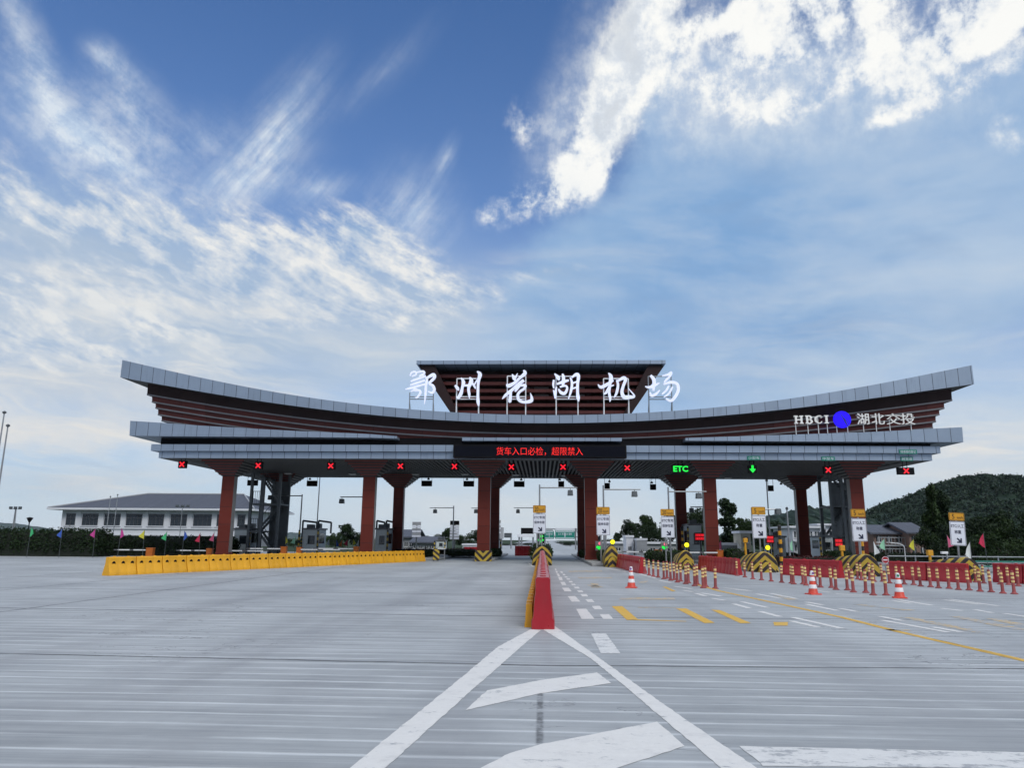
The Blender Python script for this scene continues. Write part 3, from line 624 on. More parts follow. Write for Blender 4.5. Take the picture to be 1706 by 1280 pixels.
M['grass'] = mat('rough_grass', (.022, .045, .014), .85, 0, .35, 1.1, .2, .2, .5)
for P in ([(-9.5,88),(-2500,88),(-2500,2500),(-40,2500)], [(9.8,86),(2400,86),(2400,2500),(40,2500)]):
    mb = MB(); mb.add([(x, y, .012) for x, y in P], [(0,1,2,3)]); mb.build('grass_verge', ['grass'], kind='structure')

# ------------------------------------------------------------------ signs on the canopy
SGN = {
'鄂': (0, [[(150,240,14),(165,205,20),(205,195,22),(215,225,20),(170,245,16)], [(225,200,16),(290,190,24),(300,215,24),(250,242,16)], [(160,300,20),(240,270,26),(320,240,24)], [(155,342,18),(230,316,26),(312,290,22)], [(105,388,10),(160,375,28),(260,346,26),(340,325,18)], [(218,350,20),(200,398,26),(256,400,28),(268,430,28),(232,480,20),(214,474,8)], [(165,410,16),(235,386,20)], [(320,272,22),(400,228,42),(412,262,36),(362,322,28),(402,350,32),(416,395,34),(395,427,28),(352,410,14)], [(338,262,22),(326,350,30),(324,450,26),(315,550,6)]]),
'州': (0, [[(645,345,22),(672,375,42),(686,398,12)], [(708,262,12),(735,305,44),(724,370,32),(712,430,42),(684,478,36),(664,468,10)], [(728,345,22),(790,345,26)], [(800,257,18),(820,295,50),(792,375,34),(800,440,32),(802,488,8)], [(830,318,20),(850,345,30),(866,380,14)], [(846,350,18),(880,285,12)], [(880,192,14),(912,222,48),(900,280,38),(893,350,32),(893,450,32),(897,528,40),(904,572,12)]]),
'花': (0, [[(1268,222,12),(1290,265,46),(1300,290,14)], [(1326,213,6),(1304,258,28)], [(1390,178,18),(1406,212,46),(1352,262,32),(1290,320,36),(1228,350,46),(1208,332,10)], [(1394,288,38),(1340,330,40),(1270,392,36),(1202,450,34),(1164,492,8)], [(1264,398,18),(1254,440,32),(1246,518,40),(1246,532,10)], [(1352,346,24),(1408,345,34),(1398,380,30),(1350,415,30),(1330,455,36),(1345,505,38),(1400,527,32),(1478,506,44),(1464,428,6)], [(1350,352,22),(1322,385,26),(1300,412,20)]]),
'湖': (240, [[(160,216,12),(198,258,46),(206,288,20)], [(152,285,24),(146,335,26),(152,375,16)], [(180,360,18),(168,430,36),(166,486,16),(146,395,12)], [(186,330,22),(250,306,36),(312,288,22)], [(244,218,18),(256,262,42),(250,345,34)], [(202,384,16),(226,422,36),(268,432,36),(294,380,28),(278,350,22),(216,362,18)], [(328,258,18),(346,318,30),(336,400,32),(306,494,12)], [(345,258,20),(392,224,36),(416,244,42),(406,330,36),(405,430,36),(410,480,44),(416,522,8)], [(350,322,16),(395,305,20)], [(345,382,16),(395,366,20)]]),
'机': (240, [[(636,334,8),(670,364,38),(740,330,38),(802,288,22)], [(750,208,8),(776,250,48),(765,330,36),(754,420,32),(764,485,30),(760,522,8)], [(752,362,24),(724,420,32),(698,442,12)], [(775,352,18),(806,342,12)], [(838,285,22),(850,342,30),(832,428,32),(804,478,14)], [(850,296,22),(910,263,42),(930,288,40),(906,350,36),(890,420,40),(912,472,48),(970,472,46),(1022,462,20),(958,376,6)]]),
'场': (240, [[(1152,355,10),(1190,366,30),(1240,350,36),(1304,318,16)], [(1212,234,26),(1246,280,44),(1246,340,36),(1238,402,26)], [(1202,420,12),(1216,456,36),(1262,440,32),(1304,398,16)], [(1338,240,16),(1400,226,30),(1432,204,32),(1420,242,26),(1372,290,26),(1356,312,18)], [(1348,332,22),(1430,310,36),(1490,330,38),(1502,390,38),(1472,460,38),(1420,512,36),(1366,488,18)], [(1402,350,20),(1372,402,26),(1326,442,16)], [(1442,360,18),(1402,432,24),(1346,472,14)]]),
}
POSTS = {'鄂': (150,405), '州': (662,900), '花': (1216,1414), '湖': (176,408), '机': (698,962), '场': (1190,1434)}
FRAME = {'鄂': (455,490), '州': (265,490), '花': (238,490), '湖': (240,490), '机': (265,492), '场': (240,492)}
KZ = 6.5617; YL = 54.3
DESC = {'鄂': 'leftmost white brush-written character 鄂 on posts beside the tower', '州': 'white brush-written character 州 on a post frame', '花': 'white brush-written character 花 on a post frame', '湖': 'white brush-written character 湖 on a post frame', '机': 'white brush-written character 机 on a post frame', '场': 'rightmost white brush-written character 场 on posts beside the tower'}
for ch, (dxp, ST) in SGN.items():
    X0 = 660 + dxp
    allx = [p[0] for s_ in ST for p in s_]; ally = [p[1] for s_ in ST for p in s_]
    mx, my = (min(allx)+max(allx))/2, (min(ally)+max(ally))/2
    ctr = at(X0 + mx/KZ, 590 + my/KZ, YL)
    e1, e2 = at(X0 + mx/KZ, 590 + (my-100)/KZ, YL), at(X0 + mx/KZ, 590 + (my+100)/KZ, YL)
    sc = (e1.z - e2.z)/200
    zr = float(zt(ctr.x))
    t = thing('roof_character', DESC[ch], 'sign letter', (ctr.x, YL, zr), 0, 'white title characters along the roof edge')
    for i, s_ in enumerate(ST):
        pass
    mb = MB()
    for i, s_ in enumerate(ST):
        mb.stroke([(p[0]-mx, p[1]-my, p[2]*.84) for p in s_], -.09 - .004*i, .16, sc, 0, ctr.z - zr)
    mb.build('letter_face', ['letter'], t)
    pa, pb = [(q-mx)*sc for q in POSTS[ch]]; fa, fb = [ctr.z - zr - (q-my)*sc for q in FRAME[ch]]
    mb = MB()
    for q in (pa, pb): mb.tube((q, .13, 0.0), (q, .13, fa if ch != '鄂' else fb+.5), .045, 6)
    mb.tube((pa, .13, fb), (pb, .13, fb), .04, 6).tube((pa, .13, fb+.18), (pb, .13, fb+.18), .04, 6)
    if ch != '鄂': mb.tube((pa, .13, fa), (pb, .13, fa), .04, 6)
    for q in (pa, pb): mb.tube((q, .13, fb), (q, .75, .0), .025, 6)
    mb.build('post_frame', ['white' if ch in '州花湖机' else 'steel'], t)

# company sign on the right wing: HBCI, blue disc, four characters
YS = 53.5
def P2(zx, zy): return at(1310 + zx/7.417, 685 + zy/7.417, YS)
def lab_sign(name, label, zx, zbase): 
    p = P2(zx, zbase); return thing(name, label, 'sign letter', (p.x, YS, p.z), 0, 'company sign on the right wing'), p
o0 = P2(110, 160); sc2 = (P2(110, 60).z - P2(110, 160).z)/100
GL = {'H': [[(0,0),(46,0)],[(0,100),(46,100)],[(70,0),(118,0)],[(70,100),(118,100)]], }
def serif(mb, ch, x, w, zb):
    def bx(a, b, c_, d): mb.box((x+a)*sc2, (x+b)*sc2, -.05, .05, zb+c_*sc2, zb+d*sc2)
    if ch == 'H': bx(0,46,0,11); bx(0,46,89,100); bx(66,112,0,11); bx(66,112,89,100); bx(12,34,11.1,88.9); bx(78,100,11.1,88.9); bx(34.1,77.9,42,56)
    if ch == 'I': bx(0,52,0,11); bx(0,52,89,100); bx(14,38,11.1,88.9)
    if ch == 'B':
        bx(0,30,0,11); bx(0,30,89,100); bx(10,32,11.1,88.9)
        for cy, r, wd in ((73, 24, 40), (26, 27, 46)):
            pts = [(x+30, -(cy+r-4), 15), (x+30+wd*.55, -(cy+r-4), 15), (x+30+wd, -cy, 24), (x+30+wd*.55, -(cy-r+4), 15), (x+30, -(cy-r+4), 15)]
            mb.stroke([(a, b_, c_) for a, b_, c_ in pts], -.055, .11, sc2, 0, zb)
    if ch == 'C':
        pts = [(x+82, -72, 8), (x+78, -90, 14), (x+48, -94, 12), (x+16, -72, 23), (x+12, -50, 24), (x+16, -28, 23), (x+46, -6, 12), (x+76, -12, 12), (x+86, -28, 8)]
        mb.stroke(pts, -.05, .1, sc2, 0, zb)
        bx(76,84,66,96)
for ch, zx in (('H',108),('B',248),('C',362),('I',483)):
    zbs = 158 - (zx-108)*.01
    t, p = lab_sign('company_letter', 'white serif capital letter %s of HBCI on short posts' % ch, zx, 290 - (zx-108)*.03)
    zb_ = P2(zx, zbs).z - p.z
    mb = MB(); serif(mb, ch, 0, 0, zb_); mb.build('letter_face', ['letter_plain'], t)
    mb = MB()
    q = {'H': 20, 'B': 30, 'C': 45, 'I': 35}[ch]*sc2
    mb.tube((q, .1, 0), (q, .1, zb_+.5), .03, 6)
    if ch in 'HC': mb.tube((0 if ch == 'H' else -30*sc2, .1, zb_+.5), (110*sc2, .1, zb_+.5), .02, 6)
    mb.build('post', ['white'], t)
t, p = lab_sign('logo_disc', 'glowing deep blue round logo disc between the letters and characters', 703, 268)
zc2 = P2(703, 106).z - p.z; R = 104*sc2; mb = MB()
mb.prism([(R*cos(2*pi*i/40), zc2 + R*sin(2*pi*i/40)) for i in range(40)], -.06, .08); mb.build('disc', ['blue_lit'], t)
mb = MB(); mb.stroke([(-16,-62,4),(10,-20,12),(34,34,16),(58,84,6)], -.066, .005, sc2, 0, zc2); mb.stroke([(-10,-44,3),(24,-6,7),(52,20,7),(72,60,4)], -.067, .005, sc2, 0, zc2); mb.build('emblem_stroke', ['ink'], t)
mb = MB(); mb.tube((-65*sc2,.12,0),(-65*sc2,.12,zc2),.03,6).tube((65*sc2,.12,0),(65*sc2,.12,zc2),.03,6); mb.build('post', ['white'], t)
for ch, za, zb2, po in (('湖',884,1026,80),('北',1062,1216,60),('交',1246,1412,45),('投',1420,1590,130)):
    t, p = lab_sign('company_character', 'white character %s of the company name on short posts' % ch, za, 262 - (za-884)*.045)
    q0 = P2((za+zb2)/2, 168); q1 = P2((za+zb2)/2, 32)
    mb = MB(); mb.text(ch, ((zb2-za)/2)*sc2, 0, (q0.z+q1.z)/2 - p.z, q1.z-q0.z, (zb2-za)*sc2, .10, 0, -.004)
    mb.build('letter_face', ['letter_plain'], t)
    mb = MB(); mb.tube((po*sc2,.1,0),(po*sc2,.1,q0.z-p.z+.4),.03,6).tube((0,.1,q1.z-p.z-.12),((zb2-za)*sc2,.1,q1.z-p.z-.12),.022,6); mb.build('post', ['white'], t)

# the LED message board
YD = 53.4
a, b = at(755, 753, YD), at(1044, 753, YD); ztop, zbot = at(900, 741.6, YD).z, at(900, 763, YD).z
t = thing('message_board', 'long black electronic board with red Chinese message under the roof middle', 'message board', ((a.x+b.x)/2, YD, zbot))
mb = MB(); mb.box(a.x-(a.x+b.x)/2, b.x-(a.x+b.x)/2, 0, .62, 0, ztop-zbot); mb.build('housing', ['black'], t, bevel=.02)
mb = MB(); mb.box(a.x-(a.x+b.x)/2+.12, b.x-(a.x+b.x)/2-.12, -.012, -.002, .1, ztop-zbot-.1); mb.build('screen', [mat('dark_led_screen', (.004, .005, .010), .7, 0, .2, 9, 0, .08)], t)
c0 = at(827, 752, YD).x - (a.x+b.x)/2; c1 = at(971, 752, YD).x - (a.x+b.x)/2
mb = MB(); mb.text('货车入口必检，超限禁入', (c0+c1)/2, -.016, (ztop-zbot)/2, .60, c1-c0, .004, 0, -.006); mb.build('message', ['led_red'], t)

# lane signals hanging from the front edge of the ceiling
LS = [(303,774),(430,776),(551,776.5),(667,777),(757,777.5),(852,778.5),(938,778.5),(1045,780),(1134,781.5),(1254,782),(1380,783.5),(1510,785)]
def cross(mb, s, w, y):
    for k in (1, -1):
        d = Vector((1, k)).normalized(); n = Vector((-d.y, d.x))*w/2
        mb.prism([tuple(d*s-n), tuple(d*s+n), tuple(-d*s+n), tuple(-d*s-n)], y - (.003 if k > 0 else 0), y+.02)
for i, (x, y) in enumerate(LS):
    p = at(x, y, 54.75); wide = i in (8, 11)
    lb = 'red cross lane signal over the %s lane from the left' % ORD[i]
    if i == 8: lb = 'green ETC lane signal under the canopy front edge'
    if i == 9: lb = 'green down arrow lane signal under the small car plate'
    if i == 10: lb = 'red cross lane signal under the medium car plate'
    if i == 11: lb = 'red cross signal in a wide black box at the right canopy end'
    t = thing('lane_signal', lb, 'lane signal', (p.x, 54.75, p.z), 0, 'lane signals under the canopy edge')
    hw, hh = (.58, .25) if i == 11 else ((.62, .25) if i == 8 else (.29, .28))
    mb = MB(); mb.box(-hw, hw, .02, .3, -hh, hh); 
    for q in (-.15, .15): mb.tube((q, .16, hh), (q, .16, ZC+.02-p.z), .025, 6)
    mb.build('housing', ['black'], t)
    mb = MB()
    if i == 8: mb.text('ETC', 0, 0, 0, .44, 1.08, .012, 0, .035); mm = 'led_green'
    elif i == 9:
        mb.prism([(-.08,.28),(.08,.28),(.08,.02),(.24,.02),(0,-.27),(-.24,.02),(-.08,.02)], -.006, .015); mm = 'led_green'
    else: cross(mb, .25, .09, -.005); mm = 'led_cross'
    mb.build('symbol', [mm], t)
# green lane plates on the fascia
for x, y, w, h, txt, lb, Y in ((1256,763.5,22,7,'小型车','green plate reading 小型车 on the lower fascia',54.3),(1380,764.5,22,7,'中型车','green plate reading 中型车 on the lower fascia',54.3),(1513,753,29,7.5,'绿通预约登记','longer green plate on the upper fascia near the right end',54.05),(1511,765,20,7,'超宽道','green plate reading 超宽道 on the lower fascia near the right end',54.3)):
    p = at(x, y, Y-.06); k = 1/23.2
    t = thing('lane_plate', lb, 'sign plate', (p.x, Y-.06, p.z), 0, 'green lane plates on the fascia')
    mb = MB(); mb.box(-w*k/2, w*k/2, 0, .05, -h*k/2, h*k/2); mb.build('plate', ['green_sign'], t, bevel=.008)
    mb = MB(); mb.text(txt, 0, -.004, 0, h*k*.62, w*k*.86, .002); mb.build('lettering', ['white_sign'], t)
# black display boxes hanging behind, at the rear edge
HB = [(421,805,18),(520,806,18),(711,806,18),(781,806.5,18),(865,807,18),(935,807,10),(1011.5,810,9),(1088,812,10),(1284,814,9)]
for i, (x, y, w) in enumerate(HB):
    p = at(x, y, 71.4); k = 71.4/1259
    t = thing('hanging_display', 'black box hanging on two rods at the rear canopy edge, %s from the left' % ORD[i], 'display', (p.x, 71.4, p.z), 0, 'black boxes hanging at the rear edge')
    hw = w*k/2
    mb = MB(); mb.box(-hw, hw, -.1, .1, -.27, .27); mb.build('box', ['black'], t, bevel=.02)
    for q in (-hw+.02, hw-.02): mb = MB(); mb.tube((q, 0, .27), (q, 0, ZC+.02-p.z), .02, 6); mb.build('rod', ['dksteel'], t)
    t2 = thing('dome_camera', 'small black camera hanging above the %s rear box from the left' % ORD[i], 'camera', (p.x + (-.15 if i % 2 else .2) + (.7 if i == 8 else 0), 71.1, p.z+.42), 0, 'small cameras along the rear edge')
    mb = MB(); mb.lathe([(.02,.10),(.05,.1),(.13,-.03),(.13,-.08),(.06,-.1)], 10).tube((0,0,.1),(0,0,ZC+.02-p.z-.42),.015,6); mb.build('camera_body', ['black'], t2)
# small white lamps under the rear part of the ceiling
for x, y, wh in ((481,789.5,'above the left staircase'),(588,790.5,'left of the second front column'),(693,791,'right of the second rear column'),(775,791,'left of the third front column'),(859,792,'left of the middle lane'),(941,793,'right of the middle lane'),(1212,797,'right of the fifth front column'),(1332,798,'left of the right rear column')):
    d_ = ray(x, y); p = CAMP + d_*((ZC - .06 - CAMP.z)/d_.z)
    t = thing('ceiling_lamp', 'small flat white lamp under the dark ceiling ' + wh, 'lamp', (p.x, p.y, ZC-.1), 0, 'small lamps under the ceiling')
    mb = MB(); mb.box(-.32, .32, -.3, .3, 0, .06, 0); mb.build('lamp_body', ['alu_trim'], t, bevel=.01)
    mb = MB(); mb.box(-.28, .28, -.26, .26, -.012, -.002, 0); mb.box(-.33, .33, -.312, -.302, .0, .055); mb.build('diffuser', ['white'], t)

# ------------------------------------------------------------------ barriers, noses, bollards, cones
def barrier(name, L, h, w0, w1, mk, label, group, holes=0, holemat='black'):
    # one water-filled segment along local x, seen side on
    t = thing(name, label, 'barrier', (0,0,0), 0, group); mb = MB()
    e = .02
    prof = [(-w0/2,0),(-w0/2,h*.16),(-w0/2*.86,h*.22),(-w1/2*1.12,h*.62),(-w1/2,h*.70),(-w1/2,h*.96),(-w1/2+.03,h),(w1/2-.03,h),(w1/2,h*.96),(w1/2,h*.70),(w1/2*1.12,h*.62),(w0/2*.86,h*.22),(w0/2,h*.16),(w0/2,0)]
    xs = [(-L/2+e, .93), (-L/2+e+.05, 1.0), (-L/6-.02, 1), (-L/6, .97), (-L/6+.04, .97), (-L/6+.06, 1), (L/6-.06, 1), (L/6-.04, .97), (L/6, .97), (L/6+.02, 1), (L/2-e-.05, 1), (L/2-e, .93)]
    mb.loft([[(x, a*k, b) for a, b in prof] for x, k in xs], True); mb.build('body', [mk], t, smooth=True)
    if holes:
        for sgn in (-1,):
            for i in range(holes):
                hb = MB()
                x = -L/2 + L*(i+.5)/holes + .02
                yy = sgn*(w1/2*1.05)
                for r, d in ((.085, .012), ):
                    n = 14; ring = []
                    o = len(hb.v)
                    for q in range(n):
                        a = 2*pi*q/n; hb.v += [(x+r*1.25*cos(a), yy+sgn*.004, h*.66+r*1.25*sin(a)), (x+r*cos(a), yy+sgn*.016, h*.66+r*sin(a)), (x+r*.92*cos(a), yy+sgn*.005, h*.66+r*.92*sin(a))]
                    for q in range(n):
                        j = (q+1) % n
                        hb.f.append((o+q*3, o+j*3, o+j*3+1, o+q*3+1)); hb.m.append(0)
                        hb.f.append((o+q*3+1, o+j*3+1, o+j*3+2, o+q*3+2)); hb.m.append(1)
                    hb.f.append(tuple(o+q*3+2 for q in range(n))); hb.m.append(1)
                hb.build('hole', [mk, holemat], t)
    for x in (-L*.25, L*.25):
        mb = MB(); mb.lathe([(.06,0),(.06,.018),(.045,.025)], 10, (x, 0, h)); mb.build('filler_cap', [mk], t)
    return t
GY = 'yellow water barriers in a row on the left'
yb0 = barrier('yellow_barrier', 1.36, .76, .46, .20, 'yellow', '', GY, 3)
A, B = gnd(181, 960), gnd(716, 935.5)
L_ = (B-A).length; NY = int(L_/1.37); dr = (B-A)/L_; ang = atan2(dr.y, dr.x)
for i in range(NY):
    c_ = A + dr*(1.37*(i+.5)) + Vector((-dr.y, dr.x, 0))*.22
    lb = 'yellow water barrier, %s from the near left end of the row' % ORD[i]
    place(yb0, c_, ang + random.uniform(-.02, .02), lb, i == 0)
# striped end panel of that row
p = gnd(717, 935); t = thing('striped_end_panel', 'upright yellow black striped panel at the far end of the yellow barriers', 'marker panel', (p.x+.45, p.y-.2, 0), radians(20))
mb = MB(); mb.box(-.24, .24, -.02, .02, .08, .86); mb.build('panel', ['chevron_up'], t, bevel=.01)
mb = MB(); mb.box(-.18,-.12,-.02,.3,0,.1).box(.12,.18,-.02,.3,0,.1).box(-.2,.2,.03,.06,.1,.2); mb.build('stand', ['dksteel'], t)
# the two rows down the middle, red in front of yellow
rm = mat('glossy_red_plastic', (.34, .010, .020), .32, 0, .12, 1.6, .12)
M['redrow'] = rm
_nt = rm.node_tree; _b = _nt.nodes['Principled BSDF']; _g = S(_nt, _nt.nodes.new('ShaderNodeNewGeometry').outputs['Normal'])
_nz = sep(_nt, _g)[2].smooth(.35, .9)*noise(_nt, wpos(_nt), 1.3, 5, .7).smooth(.2, .55)     # upward faces painted paler pink, as if reflecting the sky
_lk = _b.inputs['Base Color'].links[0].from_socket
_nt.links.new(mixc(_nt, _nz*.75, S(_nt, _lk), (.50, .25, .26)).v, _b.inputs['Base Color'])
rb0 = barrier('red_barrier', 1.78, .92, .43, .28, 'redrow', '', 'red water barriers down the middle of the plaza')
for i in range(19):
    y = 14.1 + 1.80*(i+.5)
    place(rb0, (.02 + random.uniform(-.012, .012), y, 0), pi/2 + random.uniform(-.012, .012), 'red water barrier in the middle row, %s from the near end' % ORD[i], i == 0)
yb1 = barrier('yellow_barrier', 1.78, .42, .17, .12, 'yellow', '', 'yellow barriers behind the middle red row', 3)
for i in range(19):
    place(yb1, (-.245, 14.4 + 1.80*(i+.5), 0), pi/2, 'slim yellow barrier left of the middle red row, %s from the near end' % ORD[i], i == 0)
# red rows on the right
rr0 = barrier('red_barrier', 1.55, .78, .42, .22, 'red', '', 'red water barriers at the right island noses', 3, 'red')
ROWS = [((1026,945.5),(1064,956),'beside the second striped nose'), ((1162,949.5),(1224.5,959),'beside the third striped nose'), ((1303,958.3),(1398,964),'between the fourth and fifth striped noses'), ((1480,965.2),(1612,972),'between the fifth and sixth striped noses'), ((1653,970.5),(1760,977),'right of the last striped nose')]
first = True
for a, b, wh in ROWS:
    A, B = gnd(*a), gnd(*b); L_ = (B-A).length; n = max(2, round(L_/1.56)); dr = (B-A)/L_; st = L_/n
    for i in range(n):
        c_ = A + dr*(st*(i+.5)) + Vector((-dr.y, dr.x, 0))*.2
        o = place(rr0, c_, atan2(dr.y, dr.x) + random.uniform(-.02, .02), 'red water barrier %s, %s from the left' % (wh, ORD[i]), first); first = False
        o.scale = (st/1.56, 1, 1)

# striped island noses
def nose(px, py, wpx, hm, label, depth, rot=0.0):
    g = gnd(px, py); w = wpx*g.y/1259
    t = thing('striped_island_nose', label, 'crash block', (g.x, g.y+.3, 0), rot, 'striped noses of the toll islands')
    def arch(w, h, n=18):
        P = [(-w/2, 0)]
        for i in range(n+1):
            a = pi - pi*i/n; s_ = sin(a); c_ = cos(a)
            P.append((w/2*(abs(c_)**.9)*(1 if c_ > 0 else -1), h*.22 + h*.78*s_**.95))
        return P + [(w/2, 0)]
    def block(mb, w, h, y0, y1, lean):
        A0 = arch(w*.90, h*.94); A1 = arch(w, h); A2 = arch(w*.9, h*.80)
        mb.loft([[(x, y0, z) for x, z in A0], [(x, y0+.08+lean*z/h*.5, z) for x, z in A1], [(x, y1, z) for x, z in A2]], True)
    mb = MB(); block(mb, w, hm, 0, depth, .5); mb.build('block', ['chevron_arch'], t, smooth=True)
    mb = MB(); block(mb, w*.62, hm*.5, -.42, .12, .2); mb.build('front_block', ['chevron_arch'], t, smooth=True)
    return t
NOSES = [(903,943,33,1.22,2.2),(1020.5,945.5,25,1.32,2.4),(1146,950,27,1.08,2.2),(1279,954.5,44,1.08,3.2),(1452,961,42,1.05,3.4),(1625,968.5,38,1.0,3.0)]
NL = ['striped black yellow arch nose at the head of the middle red barriers', 'striped black yellow arch nose second from the left, under a yellow lamp', 'striped black yellow arch nose third from the left, behind the bollards', 'wide striped black yellow nose fourth from the left', 'wide striped black yellow nose fifth from the left, with a striped pole on it', 'rightmost striped black yellow nose under the last lane sign']
for (x, y, w, h, d), lb in zip(NOSES, NL): nose(x, y, w, h, lb, d)

# bollards
BOL = [(1067.8,955.8),(1073.9,956.8),(1081.4,959.4),(1088.5,961.4),(1096.6,962.9),(1106,965.5),(1111.5,964.5),(1117.5,968),(1123.5,967),(1128.5,971),(1134.2,969.4),(1142.3,973.6),(1147,972),(1157.5,977),(1162,975),(1171.7,980.5),(1176,978.5),(1192,981.5)]
BOL2 = [(1228.2,960),(1241,962.5),(1254.3,965.5),(1268.8,967.2),(1284.8,969.3),(1302.3,971.4),(1318.6,972.6),(1322.4,974),(1338,974),(1343.3,976.1),(1358.7,976.4),(1367,979.4),(1385.4,980),(1392.8,983.3),(1412,984.1),(1421.9,987.4),(1442.6,988.3),(1455,992.5),(1476.4,992.5)]
BOL3 = [(1415.6,965),(1429,966),(1435.5,967.5),(1448.8,967.5),(1456.6,969.8),(1470.3,969.8),(1482.3,972.5),(1494.5,973),(1506.9,974.5),(1522.2,975.3),(1533.9,977.7),(1550.6,978.8),(1563.8,980.5),(1581.3,981.4),(1597,983.4),(1614.6,984),(1633,986.2),(1651.5,987.2),(1671.2,989.6),(1690,990.5)]
BOL4 = [(1625.3,971),(1639.2,972.7),(1666.3,974.4),(1680.3,975.2),(1696.7,977.3)]
M['bollard'] = mat('worn_red_rubber', (.26, .05, .05), .6, 0, .18, 3, .35)
M['band'] = mat('cream_yellow_reflective_band', (.78, .58, .24), .4, 0, .08, 6, .15)
t0 = thing('bollard', '', 'bollard', (0,0,0))
mb = MB(); mb.lathe([(.115,0),(.115,.02),(.07,.05),(.052,.09),(.044,.70),(.038,.735),(.015,.745)], 12); mb.build('post', ['bollard'], t0, smooth=True)
for z in (.40, .52, .64):
    mb = MB(); r = .052 - (z-.09)*.0131 + .004; mb.lathe([(r-.003,z-.036),(r,z-.034),(r-.001,z+.032),(r-.004,z+.034)], 12); mb.build('reflective_band', ['band'], t0, smooth=True)
first = True
for L, wh, grp in ((BOL, 'left of the near cones', 'bollards of the left double row'), (BOL2, 'in the middle front row', 'bollards of the middle front row'), (BOL3, 'in the right rear row', 'bollards of the right rear row'), (BOL4, 'at far right behind the row', 'bollards at the far right')):
    for i, q in enumerate(L):
        g = gnd(*q); o = place(t0, g, random.uniform(0, 6), 'red bollard with three cream bands %s, %s from the left' % (wh, ORD[i]), first, grp); first = False
        o.rotation_euler = (random.uniform(-.035, .035), random.uniform(-.035, .035), o.rotation_euler.z)

# traffic cones
M['cone_red'] = mat('red_orange_cone_rubber', (.60, .055, .03), .5, 0, .1, 4, .15)
M['cone_white'] = mat('white_reflective_sleeve', (.75, .74, .76), .4, 0, .05, 5, .12)
M['purple'] = mat('purple_print', (.22, .08, .35), .5); M['cone_green'] = mat('green_print', (.02, .22, .10), .5)
def cone(px, py, label, top):
    t = thing('traffic_cone', label, 'traffic cone', gnd(px, py), random.uniform(-.3, .3), 'traffic cones on the lanes')
    mb = MB(); mb.box(-.19,.19,-.19,.19,0,.035,0,(.01,.01)); mb.build('base', ['cone_red'], t, bevel=.008)
    def r(z): return .145 - (z-.035)*.155
    mb = MB(); mb.lathe([(.155,.035),(r(.05),.05),(r(.68),.68),(r(.70)-.02,.70)], 20); mb.build('cone_body', ['cone_red'], t, smooth=True)
    for a, b in ((.18,.30),(.41,.53)):
        mb = MB(); mb.lathe([(r(a)+.001,a),(r(a)+.004,a+.004),(r(b)+.004,b-.004),(r(b)+.001,b)], 20); mb.build('white_band', ['cone_white'], t, smooth=True)
    mb = MB(); mb.lathe([(r(.58)+.001,.58),(r(.58)+.005,.585),(r(.715)+.005,.71),(.02,.72)], 20); mb.build('top_sleeve', ['cone_white'], t, smooth=True)
    mb = MB(); n = 16
    mb.prism([(.036*cos(2*pi*i/n), .645+.036*sin(2*pi*i/n)) for i in range(n)], -r(.645)-.022, -r(.645)-.012)
    mb.build('round_print', [top], t)
cone(1052, 980, 'red and white traffic cone nearest the middle barrier, purple round print', 'purple')
cone(1355, 991, 'red and white traffic cone between the other two', 'purple')
cone(1499, 997, 'red and white traffic cone farthest right, green round print', 'cone_green')

# ------------------------------------------------------------------ lane signs, lamps
M['sign_back'] = mat('sign_back_grey', (.4, .42, .44), .5, .4)
def rrect(w, h, r, n=5):
    P = []
    for cx, cy, a0 in ((w/2-r, h/2-r, 0), (-w/2+r, h/2-r, 90), (-w/2+r, -h/2+r, 180), (w/2-r, -h/2+r, 270)):
        for i in range(n+1):
            a = radians(a0 + 90*i/n); P.append((cx + r*cos(a), cy + r*sin(a)))
    return P
def arrow(mb, cx, cz, s, y):                     # points down to the right
    P = [(-.5,.32),(-.32,.5),(.12,.06),(.12,.34),(.42,.5),(.42,-.42),(-.5,-.42),(-.34,-.12),(-.06,-.12)]
    P = [(-.46,.30),(-.28,.46),(.16,.04),(.20,.40),(.42,.40),(.42,-.42),(-.42,-.42),(-.42,-.20),(-.02,-.16)]
    mb.prism([(cx + a*s, cz + b_*s) for a, b_ in P], y-.004, y)
